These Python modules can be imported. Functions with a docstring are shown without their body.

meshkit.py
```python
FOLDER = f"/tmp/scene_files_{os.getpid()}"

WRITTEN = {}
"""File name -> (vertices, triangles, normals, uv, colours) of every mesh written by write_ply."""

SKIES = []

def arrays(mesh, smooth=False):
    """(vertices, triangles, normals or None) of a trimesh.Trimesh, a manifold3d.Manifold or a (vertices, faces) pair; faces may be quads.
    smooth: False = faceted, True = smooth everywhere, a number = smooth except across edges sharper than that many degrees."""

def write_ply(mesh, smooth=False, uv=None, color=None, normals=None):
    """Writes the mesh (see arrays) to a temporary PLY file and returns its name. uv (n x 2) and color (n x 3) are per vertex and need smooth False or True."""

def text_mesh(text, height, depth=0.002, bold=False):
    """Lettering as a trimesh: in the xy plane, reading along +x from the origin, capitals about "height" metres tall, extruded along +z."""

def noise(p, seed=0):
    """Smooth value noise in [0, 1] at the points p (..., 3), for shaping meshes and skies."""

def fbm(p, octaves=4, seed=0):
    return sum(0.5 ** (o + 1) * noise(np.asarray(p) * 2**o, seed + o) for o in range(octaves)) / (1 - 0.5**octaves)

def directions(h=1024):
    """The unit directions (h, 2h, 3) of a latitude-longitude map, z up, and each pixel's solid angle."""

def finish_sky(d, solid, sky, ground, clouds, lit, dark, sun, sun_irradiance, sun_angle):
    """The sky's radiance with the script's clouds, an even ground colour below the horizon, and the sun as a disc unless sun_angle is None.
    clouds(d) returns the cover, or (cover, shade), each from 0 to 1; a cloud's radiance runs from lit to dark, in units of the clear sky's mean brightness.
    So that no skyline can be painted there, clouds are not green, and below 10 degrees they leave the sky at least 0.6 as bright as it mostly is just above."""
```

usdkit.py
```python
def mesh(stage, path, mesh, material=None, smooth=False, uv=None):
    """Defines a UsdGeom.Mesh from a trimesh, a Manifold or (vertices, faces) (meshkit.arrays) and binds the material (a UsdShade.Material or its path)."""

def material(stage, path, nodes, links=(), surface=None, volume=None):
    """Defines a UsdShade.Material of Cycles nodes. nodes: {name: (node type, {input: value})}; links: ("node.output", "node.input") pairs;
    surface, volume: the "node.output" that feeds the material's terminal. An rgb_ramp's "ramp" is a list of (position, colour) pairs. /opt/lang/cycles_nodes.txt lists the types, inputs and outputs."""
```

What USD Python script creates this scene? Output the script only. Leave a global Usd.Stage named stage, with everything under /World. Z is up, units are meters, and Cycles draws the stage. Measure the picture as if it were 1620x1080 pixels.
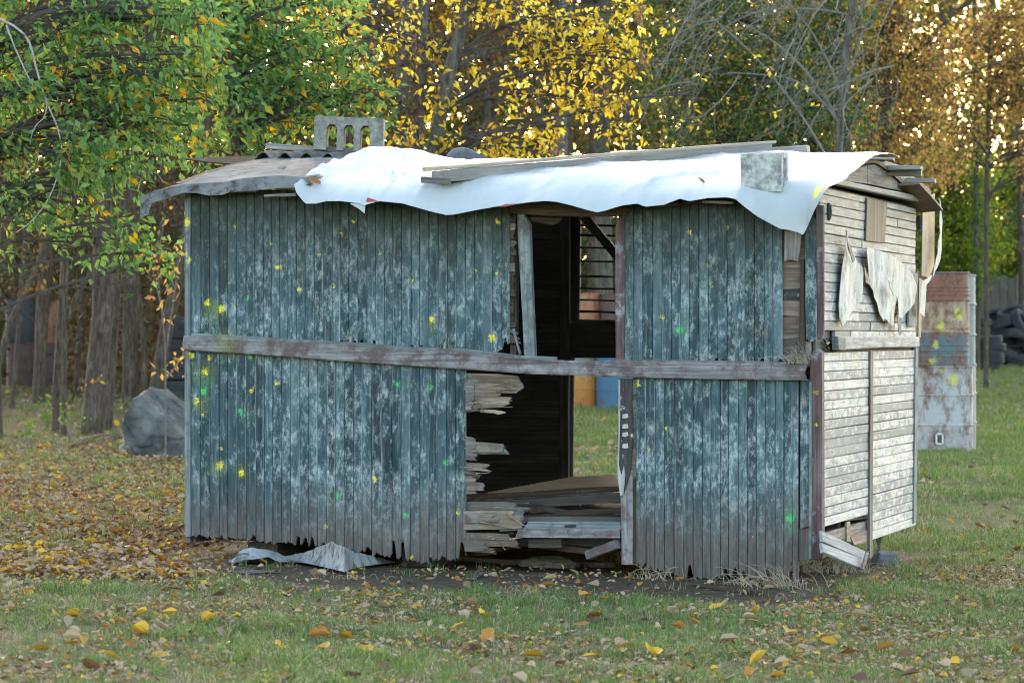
import math
import numpy as np
import trimesh
import usdkit, meshkit
from pxr import Usd, UsdGeom, UsdLux, UsdShade, Gf, Sdf, Vt
from scipy.spatial import Delaunay

R = np.random.default_rng(7)
stage = Usd.Stage.CreateInMemory()
UsdGeom.SetStageUpAxis(stage, UsdGeom.Tokens.z)
UsdGeom.SetStageMetersPerUnit(stage, 1.0)
UsdGeom.Xform.Define(stage, '/World')
UsdGeom.Scope.Define(stage, '/World/Looks')

# ------------------------------------------------------------------ camera, sky, sun, exposure
FPX, CX, HY, EYE = 5890.0, 810.0, 530.0, 1.14      # focal length in photo pixels, centre column, horizon row, eye height
EXPOSURE = 2.45
SUN_AZ, SUN_EL = math.atan2(-0.06, 1.0), math.radians(11)
SUN_I, SUN_ANGLE, SKY_STRENGTH = 0.8, 5.0, 0.15

cam = UsdGeom.Camera.Define(stage, '/World/camera')
cam.AddTranslateOp().Set(Gf.Vec3d(0, 0, EYE))
cam.AddRotateXOp().Set(90.0 - math.degrees(math.atan((540 - HY) / FPX)))
cam.CreateHorizontalApertureAttr(36.0)
cam.CreateVerticalApertureAttr(24.0)
cam.CreateFocalLengthAttr(36.0 * FPX / 1620.0)
cam.CreateClippingRangeAttr(Gf.Vec2f(0.5, 3000))
cam.CreateFStopAttr(8.0)
cam.CreateFocusDistanceAttr(19.3)
cam.CreateExposureAttr(EXPOSURE)

sd = np.array([math.sin(SUN_AZ) * math.cos(SUN_EL), math.cos(SUN_AZ) * math.cos(SUN_EL), math.sin(SUN_EL)])
sky_m = usdkit.material(stage, '/World/Looks/sky_air', {
    's': ('sky_texture', {'sky_type': 'single_scattering', 'sun_disc': False, 'sun_elevation': SUN_EL, 'sun_rotation': SUN_AZ,
                          'air_density': 1.0, 'aerosol_density': 2.0, 'ozone_density': 0.7}),
    'b': ('background_shader', {'strength': SKY_STRENGTH})}, [('s.color', 'b.color')], surface='b.background')
dome = UsdLux.DomeLight.Define(stage, '/World/sky')
UsdShade.MaterialBindingAPI.Apply(dome.GetPrim()).Bind(sky_m)
dome.GetPrim().SetCustomDataByKey('kind', 'structure')
sun = UsdLux.DistantLight.Define(stage, '/World/sun')
sun.CreateIntensityAttr(SUN_I)
sun.CreateAngleAttr(SUN_ANGLE)
sun.CreateColorAttr(Gf.Vec3f(1.0, 0.86, 0.66))
sun.CreateNormalizeAttr(True)
zx = sd
xx = np.cross([0, 0, 1.0], zx); xx /= np.linalg.norm(xx)
yx = np.cross(zx, xx)
sun.AddTransformOp().Set(Gf.Matrix4d(*xx, 0, *yx, 0, *zx, 0, 0, 0, 0, 1))

# ------------------------------------------------------------------ places
L0 = np.array([-1.72, 19.54])                       # front left corner of the shed
U2 = np.array([3.266, -0.84]); WID = float(np.linalg.norm(U2)); U2 = U2 / WID
V2 = np.array([-U2[1], U2[0]])
DEP = 3.40
ROT = math.degrees(math.atan2(U2[1], U2[0]))


def ray(px, py):
    return np.array([(px - CX) / FPX, 1.0, (HY - py) / FPX])


def at(px, py, d):
    r = ray(px, py) * d
    return np.array([r[0], r[1], r[2] + EYE])


def to_local(p):
    d = np.asarray(p)[..., :2] - L0
    return np.stack([d @ U2, d @ V2, np.asarray(p)[..., 2]], -1)


def to_world(p):
    p = np.asarray(p, float)
    return np.concatenate([L0 + p[..., :1] * U2 + p[..., 1:2] * V2, p[..., 2:3]], -1)


def front(px, py, v=0.0):
    r = ray(px, py)
    t = ((L0 + v * V2) @ V2) / (r[:2] @ V2)
    return to_local(r * t + [0, 0, EYE])


def side(px, py, off=0.0):
    r = ray(px, py)
    t = ((L0 + (WID + off) * U2) @ U2) / (r[:2] @ U2)
    return to_local(r * t + [0, 0, EYE])


def unit(a):
    return a / (np.linalg.norm(a, axis=-1, keepdims=True) + 1e-12)


def sstep(a, b, x):
    t = np.clip((np.asarray(x, float) - a) / (b - a), 0, 1)
    return t * t * (3 - 2 * t)


def ground_z(x, y):
    x, y = np.asarray(x, float), np.asarray(y, float)
    near = 1 - sstep(22, 32, y)
    z = -0.075 * near - 0.034 * np.clip(x, -2.2, 2.2) * near - 0.04 * (1 - near)
    z = z + 0.14 * sstep(42, 76, y) + 0.36 * sstep(50, 71, y) * sstep(4.5, 8.5, x) + 0.9 * sstep(80, 200, y)
    p = np.stack([x * 0.9, y * 0.9, 0 * x], -1)
    return z + (meshkit.fbm(p, 3, 4) - 0.5) * 0.05 * sstep(3, 8, y)


def ground_at(px, py):
    d = 20.0
    for _ in range(40):
        r = ray(px, py) * d
        g = float(ground_z(r[0], r[1]))
        d = 0.5 * d + 0.5 * np.clip((EYE - g) * FPX / max(py - HY, 1.0), 5, 120)
    r = ray(px, py) * d
    return np.array([r[0], r[1], float(ground_z(r[0], r[1]))])


def eave_z(u):
    return 1.925 - 0.055 * np.clip(np.asarray(u, float) / WID, -0.1, 1.1)


def roof_z(u, v):
    u, v = np.asarray(u, float), np.asarray(v, float)
    ridge = 2.15 - 0.045 * np.clip(u / WID, 0, 1.1) - 0.06 * np.exp(-((u - 1.2) / 0.5) ** 2)
    f = (v + 0.08) / 1.78
    f = np.where(f < 0, f, 1 - np.clip(1 - f, 0, 2) ** 1.45)
    b = (v - 1.70) / 1.78
    b = np.clip(b, 0, 2) ** 1.45
    return np.where(v < 1.70, eave_z(u) + (ridge - eave_z(u)) * f, ridge + (1.93 - ridge) * b)


def roof_at(px, py):
    a, b = -0.12, 1.70
    for _ in range(40):
        m = 0.5 * (a + b)
        p = front(px, py, m)
        if p[2] > float(roof_z(p[0], m)):
            a = m
        else:
            b = m
    return front(px, py, a)


# ------------------------------------------------------------------ material helper
class G:
    def __init__(self):
        self.nodes, self.links = {}, []

    def n(self, kind, **inp):
        name = f'n{len(self.nodes)}'
        vals = {}
        for k, v in inp.items():
            if isinstance(v, str) and '.' in v:
                self.links.append((v, f'{name}.{k}'))
            else:
                vals[k] = v
        self.nodes[name] = (kind, vals)
        return name

    def pos(self):
        return self.n('geometry') + '.position'

    def attr(self, a, out='vector'):
        return self.n('attribute', attribute=a) + '.' + out

    def scale(self, vec, s):
        return self.n('mapping', vector=vec, scale=s) + '.vector'

    def noise(self, vec, scale, detail=4, rough=0.6, dist=0.0, out='fac'):
        return self.n('noise_texture', vector=vec, scale=scale, detail=detail, roughness=rough, distortion=dist) + '.' + out

    def math(self, op, a, b=0.5, c=0.0, clamp=False):
        return self.n('math', math_type=op, value1=a, value2=b, value3=c, use_clamp=clamp) + '.value'

    def range(self, x, a, b, lo=0.0, hi=1.0):
        return self.n('map_range', value=x, from_min=a, from_max=b, to_min=lo, to_max=hi, clamp=True) + '.result'

    def mix(self, fac, a, b, kind='mix'):
        return self.n('mix_color', fac=fac, a=a, b=b, blend_type=kind) + '.result'

    def ramp(self, fac, stops):
        return self.n('rgb_ramp', fac=fac, ramp=stops) + '.color'

    def z(self, vec, axis='z'):
        return self.n('separate_xyz', vector=vec) + '.' + axis

    def bump(self, h, strength=0.4, dist=0.004):
        return self.n('bump', height=h, strength=strength, distance=dist) + '.normal'

    def build(self, name, color, rough=0.8, normal=None, metal=0.0, spec=0.3, translucent=None, trans_col=None):
        kw = dict(base_color=color, roughness=rough, metallic=metal, specular_ior_level=spec)
        if normal:
            kw['normal'] = normal
        out = self.n('principled_bsdf', **kw) + '.BSDF'
        if translucent:
            t = self.n('translucent_bsdf', color=trans_col or color) + '.BSDF'
            out = self.n('mix_closure', fac=translucent, closure1=out, closure2=t) + '.closure'
        return usdkit.material(stage, f'/World/Looks/{name}', self.nodes, self.links, surface=out)


def splats(g, warped, pts):
    """smallest distance to the listed marks, each in units of its own radius"""
    m = None
    for c, r in pts:
        d = g.n('vector_math', math_type='distance', vector1=warped, vector2=tuple(c)) + '.value'
        d = g.math('divide', d, float(r))
        m = d if m is None else g.math('minimum', m, d)
    return m


def fpts(lst):
    return [(to_world(front(x, y)), 0.85 * r / 308.0) for x, y, r in lst]


YEL = fpts([(372, 542, 9), (303, 562, 6), (332, 567, 5), (325, 588, 7), (311, 633, 6), (438, 606, 5), (398, 617, 5), (348, 735, 7), (382, 748, 6),
            (593, 757, 6), (516, 834, 3), (440, 422, 6), (473, 458, 5), (328, 480, 7), (350, 490, 7), (683, 505, 6), (529, 454, 3.5), (778, 535, 7), (787, 351, 5),
            (1092, 367, 4.5), (1048, 503, 5), (785, 434, 3.5), (296, 350, 8), (300, 412, 6), (1291, 621, 7), (752, 428, 3), (505, 404, 3), (1009, 607, 5), (991, 649, 4), (724, 810, 4),
            (430, 386, 3), (362, 448, 3), (600, 400, 3), (540, 370, 3), (1120, 420, 3), (1150, 360, 3), (1052, 677, 4), (321, 655, 4), (560, 350, 4), (980, 483, 3)])
GRN = fpts([(396, 565, 6), (379, 652, 6), (629, 608, 6), (680, 613, 6), (706, 730, 6), (533, 783, 6), (641, 815, 5), (323, 618, 8), (391, 473, 6), (822, 400, 5), (1075, 520, 7), (1250, 820, 9), (297, 733, 4)])
MISTY = fpts([(340, 492, 20), (322, 590, 22), (360, 545, 26), (345, 740, 16), (683, 515, 10), (316, 640, 16), (381, 745, 12)])
MISTG = fpts([(1250, 810, 12), (1250, 838, 10), (325, 612, 15), (1080, 520, 14), (392, 655, 10), (632, 610, 10)])


def paint_marks(g, pos, col):
    nz = g.noise(pos, 38, 5, 0.8, out='color')
    warped = g.n('vector_math', math_type='multiply_add', vector1=nz, vector2=(0.075, 0.075, 0.10), vector3=pos) + '.vector'
    warped = g.n('vector_math', math_type='subtract', vector1=warped, vector2=(0.0375, 0.0375, 0.05)) + '.vector'
    sp = g.noise(pos, 140, 3, 0.6)
    vs = g.n('voronoi_texture', vector=warped, scale=7.0, randomness=1.0)
    sc_ = g.n('separate_color', color=vs + '.color')
    f = g.math('multiply', g.range(vs + '.distance', 0.035, 0.075, 1, 0), g.range(sc_ + '.b', 0.74, 0.78))
    col = g.mix(f, col, (0.60, 0.50, 0.03))
    for pts, c, soft in ((MISTY, (0.22, 0.26, 0.025), True), (MISTG, (0.04, 0.24, 0.075), True), (YEL, (0.74, 0.62, 0.015), False), (GRN, (0.06, 0.42, 0.11), False)):
        m = splats(g, warped, pts)
        if soft:
            f = g.math('multiply', g.range(m, 0.1, 1.5, 1, 0), g.range(sp, 0.42, 0.62, 0.05, 0.75))
        else:
            f = g.math('multiply', g.range(m, 0.45, 1.15, 1, 0), g.range(sp, 0.30, 0.50, 0.1, 1))
        col = g.mix(f, col, c)
    return col


# teal paint, worn through to grey wood
def paint_teal():
    g = G()
    pos, wc, tone = g.pos(), g.attr('wc'), g.attr('tone', 'fac')
    big = g.noise(g.scale(pos, (3.2, 3.2, 1.6)), 1.0, 7, 0.68)
    own = g.noise(g.scale(wc, (1.6, 9, 9)), 1.0, 5, 0.7)
    f0 = g.math('add', g.math('multiply', big, 0.5), g.math('multiply', own, 0.5))
    f0 = g.math('add', f0, g.math('multiply_add', tone, 0.19, -0.12))
    col = g.ramp(f0, [(0.36, (0.006, 0.019, 0.024)), (0.45, (0.016, 0.041, 0.051)), (0.53, (0.034, 0.069, 0.082)), (0.62, (0.079, 0.122, 0.136)), (0.73, (0.203, 0.248, 0.256))])
    grain = g.noise(g.scale(wc, (5.5, 90, 60)), 1.0, 6, 0.72, 0.4)
    scr = g.noise(g.scale(wc, (1.1, 45, 30)), 1.0, 4, 0.6)
    col = g.mix(g.math('multiply', g.range(grain, 0.52, 0.68, 0, 0.7), g.range(scr, 0.42, 0.62)), col, (0.295, 0.336, 0.344))
    col = g.mix(g.range(grain, 0.46, 0.28, 0, 0.75), col, (0.008, 0.016, 0.021))
    # chalky flaking patches, thicker in some places than others
    zone = g.noise(pos, 1.7, 3, 0.6)
    shift = g.n('combine_xyz', x=0.0, y=0.0, z=g.math('multiply', tone, 0.5)) + '.vector'
    psh = g.n('vector_math', math_type='add', vector1=pos, vector2=shift) + '.vector'
    pat = g.noise(g.scale(psh, (19, 19, 10)), 1.0, 8, 0.80)
    pat2 = g.noise(g.scale(pos, (55, 55, 28)), 1.0, 5, 0.80)
    th = g.math('add', pat, g.math('multiply_add', zone, 0.34, -0.17))
    f = g.math('multiply', g.range(th, 0.47, 0.60), g.range(pat2, 0.40, 0.58))
    col = g.mix(g.math('multiply', f, 0.80), col, (0.37, 0.42, 0.43))
    # chalk bursts from old hits, no two of one size
    wv = g.n('vector_math', math_type='multiply_add', vector1=g.noise(pos, 26, 5, 0.75, out='color'), vector2=(0.090, 0.090, 0.107), vector3=pos) + '.vector'
    vo = g.n('voronoi_texture', vector=wv, scale=5.0, randomness=1.0)
    vc = g.n('separate_color', color=vo + '.color')
    rr = g.math('subtract', vo + '.distance', g.math('multiply_add', vc + '.g', 0.26, -0.10))
    keep = g.range(vc + '.r', 0.45, 0.95, 0, 1)
    f = g.math('multiply', g.math('multiply', g.range(rr, -0.05, 0.14, 1, 0), keep), g.range(pat2, 0.40, 0.62))
    col = g.mix(f, col, (0.426, 0.459, 0.435))
    vb = g.n('voronoi_texture', vector=wv, scale=3.4, randomness=1.0)
    keep = g.range(g.n('separate_color', color=vb + '.color') + '.g', 0.72, 0.80)
    f = g.math('multiply', g.math('multiply', g.range(vb + '.distance', 0.08, 0.24, 1, 0), keep), g.range(pat2, 0.44, 0.60))
    col = g.mix(g.math('multiply', f, 0.8), col, (0.295, 0.213, 0.180))
    ed = g.attr('edge', 'fac')
    ew = g.math('multiply', g.range(ed, 0.12, 0.5), g.range(scr, 0.48, 0.64))
    col = g.mix(g.math('multiply', ew, 0.55), col, (0.46, 0.51, 0.51))
    # painted-in eave shade with moss green film at top, bare wood at the foot
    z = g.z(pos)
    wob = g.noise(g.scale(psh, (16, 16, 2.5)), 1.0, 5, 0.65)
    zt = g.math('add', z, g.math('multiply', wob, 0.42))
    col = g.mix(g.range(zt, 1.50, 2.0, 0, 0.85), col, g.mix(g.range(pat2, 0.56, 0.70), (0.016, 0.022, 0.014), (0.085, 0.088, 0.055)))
    col = g.mix(g.range(zt, 0.62, 0.27, 0, 0.9), col, g.ramp(grain, [(0.3, (0.030, 0.021, 0.017)), (0.7, (0.135, 0.105, 0.090))]))
    lone = g.noise(g.scale(psh, (22, 22, 3.0)), 1.0, 6, 0.7)
    col = g.mix(g.range(lone, 0.62, 0.72, 0, 0.7), col, (0.19, 0.175, 0.175))
    # nail heads / pits
    vn = g.n('voronoi_texture', vector=pos, scale=22, randomness=1.0)
    col = g.mix(g.range(vn + '.distance', 0.05, 0.10, 0.75, 0), col, (0.012, 0.012, 0.012))
    col = paint_marks(g, pos, col)
    nrm = g.bump(g.math('add', grain, g.math('multiply', pat2, 0.5)), 0.5, 0.003)
    return g.build('worn_teal_paint', col, 0.62, nrm, spec=0.35)


def wood(name, lo, mid, hi, patch=None, patch_at=(0.55, 0.68), rough=0.8, marks=False, fine=70):
    g = G()
    pos, wc, tone = g.pos(), g.attr('wc'), g.attr('tone', 'fac')
    grain = g.noise(g.scale(wc, (2.5, fine, fine)), 1.0, 6, 0.68, 0.5)
    knots = g.noise(g.scale(wc, (6, 14, 14)), 1.0, 4, 0.6)
    f = g.math('add', g.math('multiply', grain, 0.75), g.math('multiply', knots, 0.25))
    col = g.ramp(f, [(0.30, lo), (0.50, mid), (0.68, hi)])
    col = g.mix(g.range(tone, 0, 1, 0, 0.45), col, lo)
    if patch:
        p = g.noise(g.scale(pos, (9, 9, 9)), 1.0, 7, 0.72)
        col = g.mix(g.range(p, patch_at[0], patch_at[1], 0, 0.85), col, patch)
    if marks:
        col = paint_marks(g, pos, col)
    nrm = g.bump(f, 0.7, 0.004)
    return g.build(name, col, rough, nrm, spec=0.25)


def paint_white():
    g = G()
    pos, wc, tone = g.pos(), g.attr('wc'), g.attr('tone', 'fac')
    grain = g.noise(g.scale(wc, (3.0, 90, 90)), 1.0, 5, 0.7)
    col = g.mix(g.range(grain, 0.35, 0.65), (0.34, 0.32, 0.315), (0.57, 0.55, 0.545))
    warm = g.noise(g.scale(pos, (3, 3, 6)), 1.0, 4, 0.6)
    col = g.mix(g.range(warm, 0.5, 0.65, 0, 0.5), col, (0.404, 0.327, 0.284))
    blot = g.noise(g.scale(wc, (9, 24, 24)), 1.0, 7, 0.74)
    thr = g.math('add', blot, g.math('multiply_add', tone, 0.26, -0.06))
    col = g.mix(g.range(thr, 0.50, 0.66, 0, 0.80), col, (0.115, 0.125, 0.145))
    bl = g.noise(g.scale(pos, (5, 5, 9)), 1.0, 5, 0.7)
    col = g.mix(g.range(bl, 0.54, 0.66, 0, 0.65), col, (0.20, 0.28, 0.31))
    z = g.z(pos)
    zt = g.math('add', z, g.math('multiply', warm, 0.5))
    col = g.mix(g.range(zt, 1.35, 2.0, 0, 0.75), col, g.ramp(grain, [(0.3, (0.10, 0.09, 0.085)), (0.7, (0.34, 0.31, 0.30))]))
    vn = g.n('voronoi_texture', vector=wc, scale=16, randomness=1.0)
    col = g.mix(g.range(vn + '.distance', 0.05, 0.11, 0.8, 0), col, (0.03, 0.028, 0.028))
    nrm = g.bump(g.math('add', grain, g.math('multiply', blot, 0.5)), 0.55, 0.003)
    return g.build('worn_white_paint', col, 0.7, nrm, spec=0.3)


M = {}
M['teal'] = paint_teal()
M['white'] = paint_white()
M['grey'] = wood('weathered_grey_wood', (0.055, 0.047, 0.047), (0.20, 0.18, 0.185), (0.35, 0.33, 0.34), (0.085, 0.052, 0.050), (0.44, 0.58), marks=True)
M['greyblue'] = wood('blue_grey_wood', (0.055, 0.066, 0.070), (0.155, 0.175, 0.182), (0.33, 0.345, 0.35), (0.085, 0.07, 0.065), (0.50, 0.64), marks=True)
M['post'] = wood('oxide_red_post', (0.030, 0.018, 0.018), (0.095, 0.058, 0.056), (0.17, 0.14, 0.14), (0.27, 0.26, 0.28), (0.55, 0.66), marks=True)
M['whitegrey'] = wood('worn_whitish_wood', (0.13, 0.125, 0.125), (0.33, 0.315, 0.31), (0.52, 0.50, 0.49), (0.16, 0.16, 0.17), (0.52, 0.66))
M['jamb'] = wood('flaking_dark_jamb', (0.018, 0.016, 0.016), (0.055, 0.048, 0.046), (0.13, 0.115, 0.11), (0.44, 0.42, 0.40), (0.585, 0.62))
M['tan'] = wood('pale_tan_wood', (0.20, 0.145, 0.10), (0.40, 0.31, 0.23), (0.52, 0.43, 0.34))
M['rot'] = wood('rotten_wood', (0.045, 0.030, 0.022), (0.24, 0.175, 0.125), (0.55, 0.46, 0.37), (0.16, 0.15, 0.15), (0.50, 0.62), fine=30)
M['rotwood'] = wood('grey_rotten_wood', (0.035, 0.025, 0.019), (0.15, 0.11, 0.085), (0.36, 0.30, 0.255), (0.20, 0.19, 0.185), (0.52, 0.66), fine=30)
M['brown'] = wood('brown_wood', (0.020, 0.013, 0.009), (0.075, 0.048, 0.033), (0.15, 0.11, 0.085), (0.20, 0.17, 0.15), (0.60, 0.72))
M['rough'] = wood('bare_reddish_wood', (0.07, 0.042, 0.032), (0.20, 0.135, 0.105), (0.35, 0.27, 0.23))
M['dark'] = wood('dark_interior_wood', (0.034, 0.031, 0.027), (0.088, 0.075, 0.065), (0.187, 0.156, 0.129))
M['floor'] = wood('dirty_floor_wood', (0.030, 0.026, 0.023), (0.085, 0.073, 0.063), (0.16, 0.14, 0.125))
M['gable'] = wood('gable_wood', (0.045, 0.038, 0.034), (0.15, 0.13, 0.118), (0.30, 0.27, 0.25))
M['topgrey'] = wood('roof_board_wood', (0.10, 0.088, 0.08), (0.24, 0.215, 0.195), (0.37, 0.34, 0.31))
M['fence'] = wood('fence_wood', (0.045, 0.038, 0.032), (0.11, 0.095, 0.082), (0.19, 0.17, 0.15))


def simple(name, stops, scale=8, stretch=(1, 1, 1), rough=0.8, bump=0.4, bdist=0.004, metal=0.0, spec=0.3, detail=6, extra=None):
    g = G()
    pos = g.pos()
    nz = g.noise(g.scale(pos, stretch), scale, detail, 0.65)
    col = g.ramp(nz, stops)
    if extra:
        col = extra(g, pos, col)
    fine = g.noise(g.scale(pos, stretch), scale * 6, 4, 0.7)
    nrm = g.bump(g.math('add', nz, g.math('multiply', fine, 0.5)), bump, bdist)
    return g.build(name, col, rough, nrm, metal, spec)


def tarp_extra(g, pos, col):
    pts = [(to_world(front(1291, 288, -0.10)), 0.050), (to_world(front(1290, 298, -0.12)), 0.040), (to_world(front(1289, 307, -0.14)), 0.026), (to_world(front(1297, 282, -0.09)), 0.034)]
    nz = g.noise(pos, 40, 3, 0.7, out='color')
    w = g.n('vector_math', math_type='multiply_add', vector1=nz, vector2=(0.05, 0.05, 0.05), vector3=pos) + '.vector'
    w = g.n('vector_math', math_type='subtract', vector1=w, vector2=(0.025, 0.025, 0.025)) + '.vector'
    d = splats(g, w, pts)
    dirt = g.noise(g.scale(pos, (5, 5, 5)), 1.0, 7, 0.75)
    col = g.mix(g.range(dirt, 0.60, 0.78, 0, 0.35), col, (0.40, 0.36, 0.32))
    return g.mix(g.range(d, 0.7, 1.2, 1, 0), col, (0.78, 0.70, 0.03))


M['tarp'] = simple('white_tarpaulin', [(0.3, (0.357, 0.367, 0.376)), (0.7, (0.396, 0.400, 0.406))], 5, rough=0.42, bump=0.25, bdist=0.01, spec=0.45, extra=tarp_extra)
M['red'] = simple('faded_red_print', [(0.3, (0.30, 0.05, 0.045)), (0.7, (0.42, 0.10, 0.09))], 20)


def tin_extra(g, pos, col):
    p = g.noise(g.scale(pos, (6, 14, 10)), 1.0, 8, 0.75)
    col = g.mix(g.range(p, 0.56, 0.63, 0, 0.9), col, (0.045, 0.043, 0.045))
    q = g.noise(pos, 4, 4, 0.6)
    r_ = g.noise(g.scale(pos, (16, 30, 25)), 1.0, 6, 0.75)
    col = g.mix(g.math('multiply', g.range(r_, 0.50, 0.60), g.range(q, 0.42, 0.55)), col, (0.04, 0.038, 0.038))
    return g.mix(g.range(q, 0.52, 0.70, 0, 0.6), col, (0.16, 0.135, 0.115))


M['tin'] = simple('bent_grey_tin', [(0.3, (0.102, 0.099, 0.099)), (0.5, (0.162, 0.162, 0.168)), (0.7, (0.216, 0.222, 0.231))], 6, rough=0.85, bump=0.3, extra=tin_extra, spec=0.08)
M['sheet'] = simple('peeling_galvanised_sheet', [(0.3, (0.161, 0.167, 0.180)), (0.5, (0.260, 0.267, 0.279)), (0.7, (0.341, 0.347, 0.360))], 7, rough=0.7, bump=0.4, extra=tin_extra, spec=0.25)
M['tar'] = simple('black_roofing_felt', [(0.3, (0.010, 0.010, 0.011)), (0.7, (0.032, 0.031, 0.031))], 10, rough=0.95, spec=0.05)
M['asbestos'] = simple('grey_corrugated_cement', [(0.3, (0.055, 0.050, 0.046)), (0.55, (0.12, 0.11, 0.10)), (0.75, (0.20, 0.185, 0.17))], 12, rough=0.9, bump=0.6, spec=0.08)
M['block'] = simple('cinder_concrete', [(0.3, (0.20, 0.19, 0.175)), (0.5, (0.38, 0.365, 0.345)), (0.7, (0.54, 0.53, 0.51))], 30, rough=0.95, bump=0.9, bdist=0.006,
                    extra=lambda g, p, c: g.mix(g.range(g.noise(p, 9, 5, 0.7), 0.48, 0.62, 0, 0.75), c, (0.12, 0.12, 0.125)))
M['blockdark'] = simple('brown_grey_concrete', [(0.3, (0.10, 0.092, 0.08)), (0.5, (0.20, 0.185, 0.165)), (0.7, (0.30, 0.28, 0.255))], 30, rough=0.95, bump=0.9, bdist=0.006)
M['rubble'] = simple('crumbling_concrete', [(0.3, (0.11, 0.095, 0.085)), (0.5, (0.24, 0.215, 0.195)), (0.7, (0.36, 0.335, 0.31))], 26, rough=0.95, bump=1.0, bdist=0.012)
M['boulderrock'] = simple('boulder_rock', [(0.30, (0.032, 0.032, 0.032)), (0.45, (0.076, 0.075, 0.076)), (0.6, (0.135, 0.132, 0.132)), (0.75, (0.227, 0.221, 0.221))], 3.5, rough=0.95, bump=1.0, bdist=0.03, detail=9)
M['rock'] = simple('grey_rock', [(0.3, (0.054, 0.053, 0.054)), (0.5, (0.102, 0.102, 0.108)), (0.7, (0.198, 0.198, 0.207))], 6, rough=0.9, bump=0.8, bdist=0.02)
M['paper'] = simple('torn_whitened_felt', [(0.3, (0.335, 0.302, 0.275)), (0.5, (0.461, 0.433, 0.414)), (0.7, (0.557, 0.541, 0.526))], 9, (1, 1, 0.5), rough=0.8, bump=0.4,
                    extra=lambda g, p, c: g.mix(g.range(g.noise(p, 9, 8, 0.78), 0.50, 0.64, 0, 0.75), c, (0.160, 0.143, 0.127)))
M['rustpanel'] = simple('rusty_flat_panel', [(0.3, (0.033, 0.022, 0.016)), (0.5, (0.074, 0.062, 0.056)), (0.7, (0.117, 0.123, 0.127))], 3.5, (5, 5, 1), rough=0.7)
M['purpletin'] = simple('grey_purple_flashing', [(0.3, (0.039, 0.035, 0.039)), (0.5, (0.078, 0.074, 0.082)), (0.7, (0.133, 0.136, 0.148))], 7, rough=0.55,
                        extra=lambda g, p, c: g.mix(g.range(g.noise(p, 8, 4, 0.6), 0.62, 0.7, 0, 0.7), c, (0.039, 0.101, 0.078)))
M['rubber'] = simple('old_black_rubber', [(0.3, (0.016, 0.017, 0.019)), (0.6, (0.032, 0.034, 0.038)), (0.8, (0.075, 0.078, 0.082))], 5, rough=0.7, bump=0.3)
M['blackmetal'] = simple('black_bar', [(0.3, (0.012, 0.011, 0.011)), (0.7, (0.03, 0.027, 0.025))], 30, rough=0.6)
M['straw'] = simple('dry_straw', [(0.3, (0.20, 0.15, 0.10)), (0.7, (0.42, 0.35, 0.26))], 30, rough=0.9)
M['twig'] = simple('bare_twig_bark', [(0.3, (0.075, 0.062, 0.055)), (0.7, (0.19, 0.165, 0.15))], 20, rough=0.9)
M['darktwig'] = simple('dark_twig_bark', [(0.3, (0.030, 0.023, 0.019)), (0.7, (0.085, 0.068, 0.058))], 20, rough=0.9)
M['paletwig'] = simple('grey_twig_bark', [(0.3, (0.104, 0.092, 0.084)), (0.7, (0.216, 0.196, 0.180))], 20, rough=0.9)
M['palebark'] = simple('pale_dead_twig', [(0.3, (0.24, 0.22, 0.21)), (0.7, (0.42, 0.40, 0.385))], 20, rough=0.9)
M['labelwhite'] = simple('stencil_white', [(0.3, (0.55, 0.55, 0.55)), (0.7, (0.75, 0.75, 0.75))], 30)


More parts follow.
